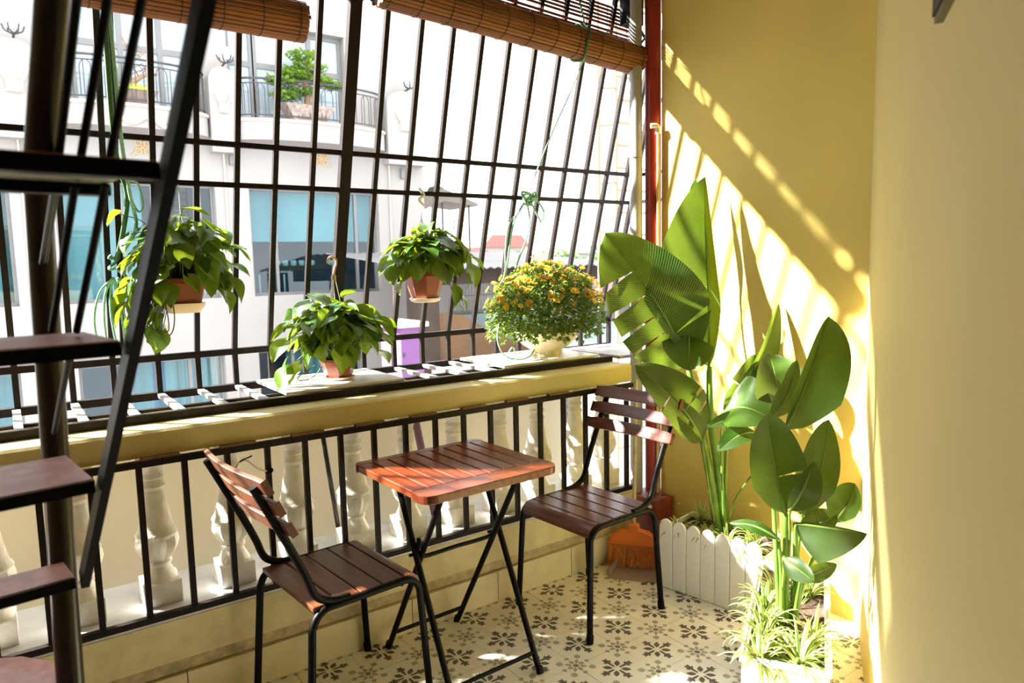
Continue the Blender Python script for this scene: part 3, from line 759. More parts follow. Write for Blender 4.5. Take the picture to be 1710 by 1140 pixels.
MB().tube(catmull([(-1.160, 0.447, 0.735), (-1.150, 0.445, 0.728), (-1.140, 0.449, 0.735), (-1.15, 0.447, 0.742), (-1.162, 0.449, 0.730)], 5), 0.0035, 6).tube(catmull([(-1.246, 0.44, 0.782), (-1.236, 0.436, 0.790), (-1.22, 0.44, 0.792), (-1.205, 0.44, 0.797)], 4), 0.0026, 6).build('twist', 'black', wq, smooth=True)

# ================================================================== PLANTERS
def planter(name, c, along, length, depth, height, pickets, label):
    A = Vector(along).normalized(); B = Vector((-A.y, A.x, 0)) if name == 'x' else Vector((A.y, -A.x, 0))
    return A, B
# picket-fronted planter against the end wall
P0 = Vector((0.386, 0.152, 0)); A1 = Vector((0.1705, -0.985, 0)); B1 = Vector((0.985, 0.1705, 0))
pl1 = empty('picket_planter', tuple(P0), 'white planter box with a picket front against the end wall', 'planter')
R1 = Matrix((A1, B1, Vector((0, 0, 1)))).transposed()
q = MB(); L1, D1, H1 = 0.475, 0.285, 0.255
q.box(0, L1, 0.012, 0.022, 0, H1, R=R1, c=tuple(P0)).box(0, L1, D1-.01, D1, 0, H1, R=R1, c=tuple(P0)).box(0, .01, .022, D1-.01, 0, H1, R=R1, c=tuple(P0)).box(L1-.01, L1, .022, D1-.01, 0, H1, R=R1, c=tuple(P0)).box(.01, L1-.01, .022, D1-.01, 0, .01, R=R1, c=tuple(P0))
q.build('trough', 'white_plastic', pl1)
MB().box(.0102, L1-.0102, .0222, D1-.0102, .20, .235, R=R1, c=tuple(P0)).build('soil', 'soil', pl1)
pw1 = 0.0655
pk = [(-pw1/2+.0012, 0), (pw1/2-.0012, 0), (pw1/2-.0012, 0.255)]+[(math.cos(a)*(pw1/2-.0012), 0.262+math.sin(a)*0.042) for a in [PI*i/10 for i in range(11)]]+[(-pw1/2+.0012, 0.255)]
RP = Matrix((A1, Vector((0, 0, 1)), -B1)).transposed()
for k in range(7):
    c = P0+A1*(pw1*(k+.5)+.004)+Vector((0, 0, 0.002))
    o = MB().prism(pk, -0.012, 0.0, R=RP, c=tuple(c)).build('picket', 'white_plastic', pl1); bevel(o, .003, 2)
# long planter along the right wall
P2 = Vector((-0.230, -0.728, 0)); A2 = Vector((ca, sa, 0)); B2 = Vector((sa, -ca, 0))
pl2 = empty('long_planter', tuple(P2), 'plain white planter trough along the pale right wall, nearest to the viewer', 'planter')
R2 = Matrix((A2, B2, Vector((0, 0, 1)))).transposed(); L2, D2, H2 = 0.68, 0.225, 0.296
q = MB(); kw = dict(R=R2, c=tuple(P2))
q.box(0, .012, 0, D2, 0, H2, **kw).box(L2-.012, L2, 0, D2, 0, H2, **kw).box(.012, L2-.012, 0, .012, 0, H2, **kw).box(.012, L2-.012, D2-.012, D2, 0, H2, **kw).box(.012, L2-.012, .012, D2-.012, 0, .012, **kw)
q.build('trough', 'white_plastic', pl2)
q = MB(); q.box(-.006, .002, -.006, D2+.006, H2-.012, H2+.004, **kw).box(L2-.002, L2+.006, -.006, D2+.006, H2-.012, H2+.004, **kw).box(.002, L2-.002, -.006, .002, H2-.012, H2+.004, **kw).box(.002, L2-.002, D2-.002, D2+.006, H2-.012, H2+.004, **kw)
q.build('lip', 'white_plastic', pl2)
MB().box(.0122, L2-.0122, .0122, D2-.0122, .22, .272, **kw).build('soil', 'soil', pl2)

# ================================================================== BROAD-LEAVED PLANTS
def paddle(base, tip, wl, wr, n, fl, fr, bend, sl, sr, taper=2.2):
    base, tip, n = Vector(base), Vector(tip), Vector(n)
    a = tip-base; L = a.length; ad = a.normalized()
    s = ad.cross(n).normalized(); n = s.cross(ad).normalized()
    prof = lambda t: max(0.0, min(1.0, (t/0.30))**0.55*(1-max(0, (t-0.30)/0.70)**taper)**0.75) if t > 0 else 0.0
    ctr = lambda t: base+a*t+n*(bend*math.sin(PI*t)+0.02*L*math.sin(5*t))
    q = MB()
    for side, w, fo, sp in ((-1, wl, fl, sl), (1, wr, fr, sr)):
        cuts = [0.0]+sorted(sp)+[1.0]
        for ci in range(len(cuts)-1):
            t0, t1 = cuts[ci], cuts[ci+1]; gap = 0.016
            nt = max(3, int((t1-t0)*20)); us = [i/nt for i in range(nt+1)]
            ph = random.uniform(0, 6); tw = random.uniform(-.10, .10) if len(cuts) > 2 else 0
            def fn(u, v, t0=t0, t1=t1, ph=ph, tw=tw):
                ta, tb_ = t0+(gap*v if t0 > 0 else 0), t1-(gap*v if t1 < 1 else 0)
                t = ta+(tb_-ta)*u
                ww = w*prof(t)*v
                ts = max(0.0, t-0.10*v*prof(t)*(1 if t < .97 else 0))
                p = ctr(t)+s*(side*ww*math.cos(fo*(0.5+0.5*v)))+n*(ww*math.sin(fo*(0.4+0.6*v)))
                p += n*(0.035*w*math.sin(9*t+ph)*v*v+tw*ww*v*(u-.5)*2)
                p -= ad*(0.10*ww)*-1
                return p
            vsx = [0, .12, .3, .5, .7, .86, 1.0]
            base_i = len(q.v)
            nu, nv_ = len(us), len(vsx)
            for u in us:
                for v in vsx: q.v.append(fn(u, v))
            for i in range(nu-1):
                for j in range(nv_-1):
                    T = lambda k: t0+(t1-t0)*us[k]
                    q.face((base_i+i*nv_+j, base_i+i*nv_+j+1, base_i+(i+1)*nv_+j+1, base_i+(i+1)*nv_+j), 0,
                           [(T(i), side*vsx[j]), (T(i), side*vsx[j+1]), (T(i+1), side*vsx[j+1]), (T(i+1), side*vsx[j])])
    rib = MB(); rp = [ctr(t/12)-n*0.001 for t in range(13)]
    rib.tube(rp, [max(.0008, 0.0055*(1-t/12)**.8) for t in range(13)], 6)
    return q, rib
LEAVES = [
('A', (0.592, 0.055, 0.946), (0.635, 0.108, 1.75), 0.335, 0.055, (-0.36, -0.93, 0.1), 0.22, 0.9, -0.02, [0.42], [], 1.15),
('A', (0.641, 0.118, 1.304), (0.636, 0.169, 1.749), 0.070, 0.026, (-0.79, -0.61, 0.11), 0.2, 0.3, 0, [], []),
('A', (0.522, 0.106, 0.948), (0.185, 0.249, 1.516), 0.229, 0.199, (-0.46, -0.82, 0.34), 0.15, 0.25, 0.05, [0.3, 0.42, 0.56, 0.72], [0.25]),
('A', (0.487, 0.005, 0.653), (0.198, 0.096, 0.991), 0.107, 0.122, (-0.37, -0.85, 0.38), 0.3, 0.15, 0.05, [0.6], [0.25, 0.4]),
('A', (0.494, 0.083, 1.084), (0.428, 0.025, 0.951), 0.099, 0.124, (-0.55, -0.78, 0.3), 0.3, 0.3, 0.0, [], []),
('A', (0.587, -0.067, 0.835), (0.735, -0.183, 1.215), 0.064, 0.059, (-0.15, -0.97, 0.18), 0.6, 0.5, 0.04, [], [0.45]),
('A', (0.539, -0.081, 0.753), (0.638, -0.142, 1.011), 0.102, 0.054, (-0.31, -0.93, 0.19), 0.4, 0.6, 0.03, [0.5], []),
('A', (0.559, -0.277, 0.778), (0.612, -0.22, 1.03), 0.098, 0.117, (-0.51, -0.72, 0.47), 0.35, 0.4, 0.06, [], []),
('A', (0.426, -0.142, 0.799), (0.485, -0.333, 0.799), 0.137, 0.119, (-0.49, -0.46, 0.74), 0.2, 0.2, 0.05, [], []),
('A', (0.46, -0.273, 0.741), (0.273, -0.244, 0.698), 0.045, 0.049, (-0.49, -0.46, 0.74), 0.2, 0.2, 0.03, [], []),
('A', (0.476, -0.229, 0.783), (0.311, -0.163, 0.768), 0.032, 0.032, (-0.43, -0.51, 0.74), 0.3, 0.3, 0.02, [], []),
('B', (0.113, -0.626, 0.868), (0.269, -0.667, 1.214), 0.030, 0.112, (-0.68, -0.7, 0.21), 0.5, 0.25, 0.03, [], [], 3.0),
('B', (0.147, -0.55, 0.884), (0.233, -0.586, 1.071), 0.05, 0.035, (-0.32, -0.94, 0.1), 0.3, 0.3, 0.02, [], []),
('B', (0.023, -0.691, 0.639), (-0.028, -0.663, 0.947), 0.088, 0.092, (-0.56, -0.79, 0.25), 0.25, 0.35, -0.03, [], [0.35]),
('B', (0.015, -0.708, 0.656), (0.059, -0.757, 0.807), 0.032, 0.053, (-0.53, -0.75, 0.39), 0.35, 0.25, 0.02, [], []),
('B', (0.149, -0.664, 0.595), (0.264, -0.682, 0.889), 0.086, 0.056, (-0.48, -0.85, 0.2), 0.2, 0.3, 0.03, [], []),
('B', (0.257, -0.708, 0.563), (0.33, -0.735, 0.681), 0.070, 0.040, (-0.55, -0.78, 0.3), 0.2, 0.25, 0.02, [], []),
('B', (0.118, -0.672, 0.551), (0.255, -0.722, 0.592), 0.045, 0.037, (-0.51, -0.72, 0.47), 0.2, 0.2, 0.02, [], []),
('B', (0.040, -0.713, 0.612), (0.125, -0.885, 0.612), 0.012, 0.105, (-0.55, -0.78, 0.3), 0.15, 0.2, -0.01, [], [], 1.3),
('B', (-0.011, -0.708, 0.516), (0.013, -0.794, 0.47), 0.031, 0.038, (-0.65, -0.6, 0.47), 0.4, 0.2, 0.0, [], []),
('B', (0.027, -0.744, 0.457), (0.150, -0.786, 0.48), 0.025, 0.029, (-0.37, -0.85, 0.38), 0.2, 0.2, 0.0, [], []),
('B', (-0.001, -0.685, 0.565), (-0.051, -0.546, 0.588), 0.025, 0.018, (-0.52, -0.49, 0.7), 0.3, 0.3, 0.03, [], []),
]
STALKS = [
('A', [(0.522, 0.106, 0.948), (0.545, 0.075, 0.748), (0.566, 0.026, 0.493), (0.589, -0.005, 0.235)], 0.021),
('A', [(0.592, 0.055, 0.946), (0.588, 0.04, 0.721), (0.597, 0.004, 0.492), (0.606, -0.018, 0.235)], 0.021),
('A', [(0.487, 0.005, 0.653), (0.524, 0.008, 0.505), (0.565, 0.001, 0.3), (0.575, 0.0, 0.235)], 0.006),
('A', [(0.587, -0.067, 0.835), (0.579, -0.056, 0.688), (0.598, -0.033, 0.5), (0.622, -0.017, 0.235)], 0.010),
('A', [(0.559, -0.277, 0.778), (0.615, -0.215, 0.613), (0.61, -0.079, 0.406), (0.622, -0.029, 0.235)], 0.005),
('A', [(0.426, -0.142, 0.799), (0.509, -0.079, 0.603), (0.602, -0.026, 0.235)], 0.006),
('A', [(0.641, 0.118, 1.304), (0.625, 0.10, 1.10), (0.60, 0.06, 0.94)], 0.006),
('A', [(0.494, 0.083, 1.084), (0.505, 0.09, 1.0), (0.522, 0.106, 0.94)], 0.005),
('A', [(0.539, -0.081, 0.753), (0.565, -0.060, 0.68), (0.588, -0.04, 0.58)], 0.006),
('A', [(0.46, -0.273, 0.741), (0.50, -0.255, 0.755), (0.565, -0.265, 0.76)], 0.004),
('A', [(0.476, -0.229, 0.783), (0.46, -0.20, 0.790), (0.43, -0.145, 0.797)], 0.004),
('B', [(0.113, -0.626, 0.868), (0.092, -0.631, 0.717), (0.08, -0.648, 0.533), (0.065, -0.672, 0.272)], 0.008),
('B', [(0.147, -0.55, 0.884), (0.111, -0.585, 0.703), (0.052, -0.659, 0.272)], 0.006),
('B', [(0.023, -0.691, 0.639), (0.047, -0.679, 0.494), (0.065, -0.672, 0.272)], 0.008),
('B', [(0.015, -0.708, 0.656), (0.040, -0.695, 0.56), (0.060, -0.676, 0.40)], 0.004),
('B', [(0.149, -0.664, 0.595), (0.126, -0.665, 0.469), (0.09, -0.676, 0.272)], 0.008),
('B', [(0.257, -0.708, 0.563), (0.171, -0.678, 0.422), (0.102, -0.675, 0.272)], 0.006),
('B', [(0.118, -0.672, 0.551), (0.112, -0.668, 0.50), (0.105, -0.670, 0.40)], 0.005),
('B', [(0.040, -0.713, 0.612), (0.052, -0.708, 0.53), (0.072, -0.704, 0.439), (0.086, -0.687, 0.272)], 0.008),
('B', [(-0.001, -0.685, 0.565), (0.032, -0.675, 0.44), (0.048, -0.67, 0.272)], 0.006),
('B', [(-0.011, -0.708, 0.516), (0.015, -0.695, 0.47), (0.042, -0.675, 0.39)], 0.004),
('B', [(0.027, -0.744, 0.457), (0.057, -0.715, 0.372), (0.085, -0.687, 0.272)], 0.006),
]
big = {'A': empty('bird_of_paradise', (0.60, -0.01, 0.235), 'tall broad-leaved plant with a torn paddle leaf in the picket planter', 'plant', 'broad-leaved plants'),
       'B': empty('bird_of_paradise', (0.07, -0.675, 0.272), 'shorter broad-leaved plant with dark paddle leaves in the long planter by the right wall', 'plant', 'broad-leaved plants')}
for (p_, *a_) in LEAVES:
    q, rib = paddle(*a_)
    o = q.build('leaf', 'banana', big[p_], smooth=True)
    rib.build('midrib', 'midrib', o, smooth=True)
for p_, pt, rad in STALKS:
    if p_ == 'B': rad *= 1.4
    c_ = catmull(pt, 6); n_ = len(c_)
    MB().tube(c_, [rad*(0.62+0.38*i/(n_-1)) for i in range(n_)], 8).build('stalk', 'stem', big[p_], smooth=True)

# ================================================================== SPIDER PLANTS
def spider(loc, n, ln, label, seed, wid=0.006):
    rnd = random.Random(seed)
    t = empty('spider_plant', loc, label, 'plant', 'spider plants in the white planters')
    q = MB(); c = Vector(loc)
    for i in range(n):
        az = rnd.uniform(0, 2*PI); el = rnd.uniform(0.25, 1.45); L = ln*rnd.uniform(0.65, 1.15)
        h_ = Vector((math.cos(az), math.sin(az), 0)); sv = Vector((-h_.y, h_.x, 0))
        p = c+h_*rnd.uniform(0, .012); e = el; seg = 6; prev = None
        dr = rnd.uniform(.22, .42)
        for k in range(seg+1):
            u = k/seg; w_ = wid*(1-u**2.2)*(0.6+0.4*min(1, u*4))+0.0004
            nrm = sv.cross(h_*math.cos(e)+Vector((0, 0, math.sin(e))))
            row = [p-sv*w_+nrm*w_*.3, p-sv*w_*.42, p+sv*w_*.42, p+sv*w_+nrm*w_*.3]
            b0 = len(q.v); q.v += row
            if k:
                for j in range(3): q.face((b0-4+j, b0-3+j, b0+1+j, b0+j), 0 if j == 1 else 1)
            p = p+(h_*math.cos(e)+Vector((0, 0, math.sin(e))))*(L/seg); e -= dr*(0.6+u)
    q.build('blades', ['spider_g', 'spider_w'], t)
    MB().lathe([(0.010, -0.012), (0.012, 0.004), (0.006, 0.012)], loc, 10).build('crown', 'spider_g', t)
    return t
G1 = [((0.452, 0.100, 0.236), 'spider plant behind the picket nearest the broom', .10), ((0.640, 0.130, 0.236), 'spider plant against the end wall left of the tall stalks', .13),
      ((0.492, -0.012, 0.236), 'spider plant in front of the tall stalks behind the third picket', .10), ((0.515, -0.105, 0.236), 'spider plant right of the tall stalks behind the fifth picket', .11),
      ((0.505, -0.215, 0.236), 'spider plant behind the rightmost pickets', .11), ((0.590, -0.190, 0.236), 'spider plant at the end wall behind the rightmost pickets', .11),
      ((0.660, -0.080, 0.236), 'spider plant close to the end wall right of the tall stalks', .10)]
for k, (l_, lab, ln) in enumerate(G1): spider(l_, 34, ln, lab, 20+k)
def in2(a_, c_): p = P2+A2*a_+B2*c_; return (p.x, p.y, 0.273)
G2 = [((.035, .045), 'spider plant spilling over the near left corner of the long planter', .13), ((.055, .150), 'spider plant at the front of the long planter drooping over its lip', .14),
      ((.15, .045), 'spider plant on the left rim of the long planter, second from the front', .13), ((.25, .04), 'spider plant on the left rim of the long planter beside the stalks', .13),
      ((.35, .04), 'spider plant on the left rim of the long planter behind the stalks', .12), ((.50, .06), 'spider plant at the back end of the long planter touching the pickets', .11),
      ((.19, .185), 'spider plant on the wall side of the long planter right of the stalks', .12), ((.50, .17), 'spider plant at the back of the long planter against the wall', .11)]
for k, ((a_, c_), lab, ln) in enumerate(G2): spider(in2(a_, c_), 40, ln, lab, 40+k)

# ================================================================== BOARDS AND POTS ON THE SHELF
def board(name, pts, z, label):
    o = MB().prism(pts[::-1] if (pts[1][0]-pts[0][0])*(pts[2][1]-pts[0][1])-(pts[1][1]-pts[0][1])*(pts[2][0]-pts[0][0]) < 0 else pts, z-0.012, z).build(name, 'white_tile')
    bevel(o, .002, 1); return tag(o, label, 'board', 'white boards on the shelf')
board('shelf_board', [(-1.02, 0.640), (-0.545, 0.640), (-0.545, 1.015), (-1.02, 1.015)], 0.955, 'white board on the shelf bars under the shelf-standing pothos')
board('shelf_board', [(-0.06, 0.640), (0.50, 0.640), (0.50, 1.015), (-0.06, 1.015)], 0.955, 'white board on the shelf bars under the flower bowl')

# ------------------------------------------------------------------ pothos
def heart(fold, droop, tw, wsc):
    us = [0, .05, .12, .22, .34, .48, .62, .76, .88, 1.0]; vs2 = [-1, -.6, -.25, 0, .25, .6, 1]
    def fn(u, v):
        w_ = wsc*(math.sin(PI*min(1, max(0, u*0.97+0.015))**0.62)**0.9 if u < 1 else 0)
        y = u-0.10*abs(v)*(1-u)**6*1.0-(0.10*abs(v)**1.5 if u < .02 else 0)
        x_ = v*w_*math.cos(fold*abs(v))
        z_ = abs(v)*w_*math.sin(fold)*0.9-droop*u*u+tw*v*w_*u+0.03*math.sin(7*u+3*v)
        return (x_, y, z_)
    return MB().grid(fn, us, vs2)
HEARTS = [heart(*a_).mesh('pothos_leaf', 'pothos', smooth=True) for a_ in ((.35, .18, .2, .44), (.55, .30, -.25, .46), (.2, .40, .1, .47), (.8, .22, .0, .48), (.1, .10, -.1, .43))]
def foliage(t, c, rad, pot_top, n, seed, size, extra=(), hang=0.5):
    """leaves spread over a mound; each on its own petiole from the pot"""
    rnd = random.Random(seed); c = Vector(c); org = Vector(t.location); pt = Vector(pot_top)
    q = MB()
    spots = []
    for i in range(n):
        az = 2*PI*(i*0.618)+rnd.uniform(-.3, .3); se = rnd.uniform(-0.75, 0.98); el = math.asin(se)
        rr = rnd.uniform(0.55, 1.0)
        d = Vector((math.cos(az)*math.cos(el), math.sin(az)*math.cos(el), math.sin(el)))
        if se < -.45 and rr < .8: rr = .9
        spots.append((c+Vector((d.x*rad[0], d.y*rad[1], d.z*rad[2]))*rr, d))
    for e in extra: spots.append((Vector(e), (Vector(e)-c).normalized()))
    for p, d in spots:
        tipd = Vector((d.x, d.y, 0))*0.8+Vector((rnd.uniform(-.5, .5), rnd.uniform(-.5, .5), -hang+0.55*d.z+rnd.uniform(-.35, .3)))
        nrm = Vector((d.x*.8, d.y*.8, 0.75+d.z*.3))+Vector((rnd.uniform(-.5, .5), rnd.uniform(-.5, .5), rnd.uniform(-.2, .3)))
        s_ = size*rnd.uniform(.72, 1.2)
        inst('leaf', rnd.choice(HEARTS), t, p-org-tipd.normalized()*s_*.4, frame(tipd, nrm), s_)
        b_ = p-tipd.normalized()*s_*.4
        st_ = pt+Vector((rnd.uniform(-.035, .035), rnd.uniform(-.035, .035), 0))
        mid = st_*.45+b_*.55+Vector((0, 0, 0.05+.03*rnd.random()))
        q.tube(catmull([st_, mid, b_], 4), [.0024]*4+[.0018]*5, 5)
    q.build('stems', 'vine', t, smooth=True)
def square_pot(w0, w1, z0, z1, c, n=40, p=5.0):
    q = MB()
    sq = lambda th, z: (abs(math.cos(th))**p+abs(math.sin(th))**p)**(-1/p)
    prof = [(w0, z0), (w0+(w1-w0)*.75, z0+(z1-z0)*.80), (w1*1.05, z0+(z1-z0)*.82), (w1*1.05, z0+(z1-z0)*.88), (w1*1.02, z0+(z1-z0)*.90), (w1*1.08, z0+(z1-z0)*.92), (w1*1.08, z1), (w1*.98, z1), (w1*.92, z1-.02)]
    return q.lathe(prof, c, n, sq)
# left hanging pothos: tapered square pot, pale saucer, strings from the crossrail
pc = (-1.300, 0.850)
ph = empty('hanging_pothos', (*pc, 1.250), 'hanging pothos in a square terracotta pot with pale saucer, left beside the stair', 'plant', 'pothos plants')
square_pot(.052, .074, 1.268, 1.372, (*pc, 0)).build('pot', 'terracotta', ph, smooth='auto')
MB().lathe([(.048, 1.250), (.064, 1.272), (.068, 1.284), (.062, 1.284), (.05, 1.270)], (*pc, 0), 40, lambda th, z: (abs(math.cos(th))**5+abs(math.sin(th))**5)**(-.2)).build('saucer', 'saucer', ph, smooth='auto')
MB().lathe([(.066, 1.350), (.060, 1.356)], (*pc, 0), 24).build('soil', 'soil', ph)
q = MB()
for k in range(3):
    a_ = 2*PI*k/3+.4; q.tube([(pc[0]+.07*math.cos(a_), pc[1]+.07*math.sin(a_), 1.372), (pc[0]+.012, pc[1]+.008, 1.60), (pc[0]+.012, gy(1.708)-.02, 1.70)], .0014, 5)
q.build('hanging_strings', 'string', ph)
foliage(ph, (-1.300, 0.83, 1.435), (.19, .17, .155), (*pc, 1.36), 120, 3, .082,
        extra=[(-1.262, .78, 1.612), (-1.285, .80, 1.585), (-1.50, .84, 1.58), (-1.47, .83, 1.50), (-1.48, .82, 1.42), (-1.47, .82, 1.35), (-1.47, .83, 1.30), (-1.44, .80, 1.40), (-1.42, .84, 1.25), (-1.40, .82, 1.32), (-1.115, .74, 1.46), (-1.12, .75, 1.40), (-1.15, .72, 1.33), (-1.18, .72, 1.30)]+[(random.uniform(-1.50, -1.37), random.uniform(.78, .92), random.uniform(1.16, 1.36)) for _ in range(26)])
q = MB()
q.tube(catmull([(-1.38, .80, 1.37), (-1.37, .78, 1.28), (-1.365, .78, 1.22), (-1.37, .79, 1.19), (-1.41, .80, 1.20), (-1.43, .80, 1.24)], 5), .0022, 5)
q.tube(catmull([(-1.36, .80, 1.37), (-1.345, .78, 1.26), (-1.355, .78, 1.19), (-1.38, .79, 1.175), (-1.42, .80, 1.205)], 5), .0022, 5)
q.build('trailing_stems', 'vine', ph, smooth=True)
# shelf pothos with its hanger hook standing up
pc = (-0.755, 0.800)
ps = empty('shelf_pothos', (*pc, 0.955), 'dark pothos with a hanger hook, standing on the left shelf board in a brown pot', 'plant', 'pothos plants')
fac8 = lambda th, z: 1/math.cos(((th+PI/8) % (PI/4))-PI/8)*.96
MB().lathe([(.046, .957), (.052, .975), (.064, 1.010), (.070, 1.030), (.073, 1.030), (.073, 1.040), (.064, 1.040), (.060, 1.02)], (*pc, 0), 32, fac8).build('pot', 'brown_pot', ps, smooth='auto')
MB().lathe([(.052, .9555), (.060, .960), (.064, .967), (.055, .967), (.046, .960)], (*pc, 0), 32).build('saucer', 'saucer', ps, smooth='auto')
MB().lathe([(.062, 1.026), (.055, 1.032)], (*pc, 0), 24).build('soil', 'soil', ps)
foliage(ps, (-0.765, 0.785, 1.145), (.185, .165, .130), (*pc, 1.03), 120, 5, .088,
        extra=[(-.83, .76, 1.285), (-.72, .75, 1.295), (-.90, .78, 1.25), (-.99, .78, 1.10), (-.98, .77, 1.04), (-.99, .76, 1.00), (-.955, .74, 1.02), (-.97, .80, 1.16), (-.95, .78, 1.20), (-.56, .78, 1.15), (-.545, .80, 1.10), (-.555, .79, 1.04), (-.53, .80, 1.17)])
q = MB()
q.tube(catmull([(-.86, .76, 1.03), (-.90, .74, 1.01), (-.94, .74, .99), (-.93, .74, .975), (-.88, .74, .985), (-.84, .75, 1.02)], 5), .002, 5)
q.build('trailing_stems', 'vine', ps, smooth=True)
hk = [(-.757, .80, 1.365), (-.752, .80, 1.390), (-.744, .80, 1.415), (-.748, .80, 1.434), (-.764, .80, 1.440), (-.777, .80, 1.430), (-.778, .80, 1.415)]
MB().tube(catmull(hk, 6), .0048, 8).tube([(-.757, .80, 1.352), (-.757, .80, 1.368)], .009, 10).build('hanger_hook', 'hook', ps, smooth='auto')
q = MB()
for k in range(3):
    a_ = 2*PI*k/3+.2; q.tube([(pc[0]+.07*math.cos(a_), pc[1]+.07*math.sin(a_), 1.04), (-.757+.006*math.cos(a_), .80, 1.354)], .0016, 5)
q.build('hanging_strings', 'string', ps)
# right hanging pothos
pc = (-0.325, 0.850)
pr_ = empty('hanging_pothos', (*pc, 1.240), 'hanging pothos in a faceted reddish pot, in the middle of the grille', 'plant', 'pothos plants')
MB().lathe([(.050, 1.246), (.058, 1.262), (.070, 1.30), (.080, 1.345), (.083, 1.352), (.086, 1.352), (.086, 1.372), (.078, 1.372), (.072, 1.35)], (*pc, 0), 32, fac8).build('pot', 'terracotta', pr_, smooth='auto')
MB().lathe([(.050, 1.240), (.062, 1.246), (.068, 1.258), (.060, 1.258), (.048, 1.247)], (*pc, 0), 32).build('saucer', 'saucer', pr_, smooth='auto')
MB().lathe([(.074, 1.355), (.066, 1.362)], (*pc, 0), 24).build('soil', 'soil', pr_)
q = MB()
for k in range(3):
    a_ = 2*PI*k/3+.9; q.tube([(pc[0]+.08*math.cos(a_), pc[1]+.08*math.sin(a_), 1.372), (pc[0], pc[1]+.01, 1.60), (pc[0], gy(1.708)-.02, 1.715)], .0016, 5)
q.tube(catmull([(pc[0]-.01, gy(1.708)-.016, 1.73), (pc[0]+.012, gy(1.708)-.022, 1.70), (pc[0]-.012, gy(1.708)-.022, 1.68), (pc[0]+.01, gy(1.708)-.022, 1.655)], 5), .006, 6)
q.build('hanging_strings', 'string', pr_)
foliage(pr_, (-0.315, 0.835, 1.440), (.205, .165, .105), (*pc, 1.36), 112, 8, .082,
        extra=[(-.19, .78, 1.225), (-.17, .77, 1.245), (-.22, .78, 1.27), (-.50, .80, 1.37), (-.52, .80, 1.40), (-.10, .80, 1.36), (-.08, .80, 1.41), (-.14, .78, 1.33), (-.47, .79, 1.32), (-.34, .78, 1.555), (-.27, .78, 1.54)])
MB().tube(catmull([(-.25, .80, 1.36), (-.215, .78, 1.31), (-.195, .77, 1.27), (-.185, .77, 1.24)], 5), .0022, 5).build('trailing_stems', 'vine', pr_, smooth=True)

# ------------------------------------------------------------------ flower bowl
fc = Vector((0.315, 0.815, 0.955))
fb = empty('flower_bowl', tuple(fc), 'cream footed bowl full of small yellow-orange flowers on the right shelf board', 'plant')
MB().lathe([(.070, .955), (.072, .965), (.066, .972), (.084, .985), (.115, 1.005), (.145, 1.035), (.160, 1.062), (.166, 1.070), (.160, 1.074), (.150, 1.066), (.140, 1.05)], (fc.x, fc.y, 0), 40).build('bowl', 'cream_bowl', fb, smooth='auto')
q = MB()
for k in range(6): q.tube([(fc.x+.066*math.cos(k*PI/3), fc.y+.066*math.sin(k*PI/3), .956), (fc.x+.070*math.cos(k*PI/3), fc.y+.070*math.sin(k*PI/3), .985)], .011, 8)
q.build('bowl_feet', 'cream_bowl', fb, smooth='auto')
MB().lathe([(.146, 1.050), (.12, 1.058)], (fc.x, fc.y, 0), 24).build('soil', 'soil', fb)
fl_me = MB()
for k in range(9):
    a_ = 2*PI*k/9
    fl_me.poly([(0, 0, .001), (.46*math.cos(a_-.28), .46*math.sin(a_-.28), .10), (.62*math.cos(a_), .62*math.sin(a_), .02), (.46*math.cos(a_+.28), .46*math.sin(a_+.28), .10)], 0)
fl_me.lathe([(.14, .02), (.13, .10), (.07, .15)], (0, 0, 0), 8, mi=1)
fl_me = fl_me.mesh('flower', ['flower_y', 'flower_c'])
rnd = random.Random(11); spots = []; q = MB()
fo = Vector((0.315, 0.815, 1.125)); frad = (0.315, 0.225, 0.275)
def dome(rnd):
    az = rnd.uniform(0, 2*PI); z_ = rnd.uniform(-0.32, 1.0)
    h_ = math.sqrt(max(0, 1-z_*z_)); return Vector((h_*math.cos(az), h_*math.sin(az), z_))
for i in range(250):
    for _ in range(30):
        d = dome(rnd)
        if d.z > .22 and rnd.random() < 0.35+d.z: break
    rr = rnd.uniform(.90, 1.08)+(.12 if rnd.random() < .12 else 0)
    p = fo+Vector((d.x*frad[0], d.y*frad[1], d.z*frad[2]))*rr
    nn = d+Vector((rnd.uniform(-.6, .6), rnd.uniform(-.6, .6), rnd.uniform(0, .6)))
    inst('flower', fl_me, fb, p-fc, frame(nn.cross(Vector((.3, .5, .8))), nn), rnd.uniform(.024, .036))
    q.tube([fo+(p-fo)*.4, p], .0013, 3)
for i in range(60):
    d = dome(rnd); p = fo+Vector((d.x*frad[0], d.y*frad[1], d.z*frad[2]))*.9; q.tube([fc+Vector((d.x*.1, d.y*.1, .10)), (fc+p)/2+Vector((0, 0, .05)), p], .0022, 4)
q.build('flower_stems', 'vine', fb)
q = MB()
for i in range(3800):
    d = dome(rnd); rr = rnd.uniform(.45, 1.0)**.6
    p = fo+Vector((d.x*frad[0], d.y*frad[1], d.z*frad[2]))*rr
    if p.z < 1.02+.02*rnd.random(): p.z = 1.02+.10*rnd.random()
    tipd = (d+Vector((rnd.uniform(-.9, .9), rnd.uniform(-.9, .9), rnd.uniform(-.9, .5)))); nn = Vector((rnd.uniform(-.7, .7), rnd.uniform(-.7, .7), 1))+d*.6
    Rf = frame(tipd, nn); s_ = rnd.uniform(.022, .036)
    for pt_ in ([(0, 0, 0), (-.22, .25, .06), (-.42, .50, 0), (-.2, .62, .04), (0, 1, -.12), (0, .5, 0)], [(0, 0, 0), (0, .5, 0), (0, 1, -.12), (.2, .62, .04), (.42, .50, 0), (.22, .25, .06)]):
        q.poly([p+Rf @ (Vector(v_)*s_) for v_ in pt_])
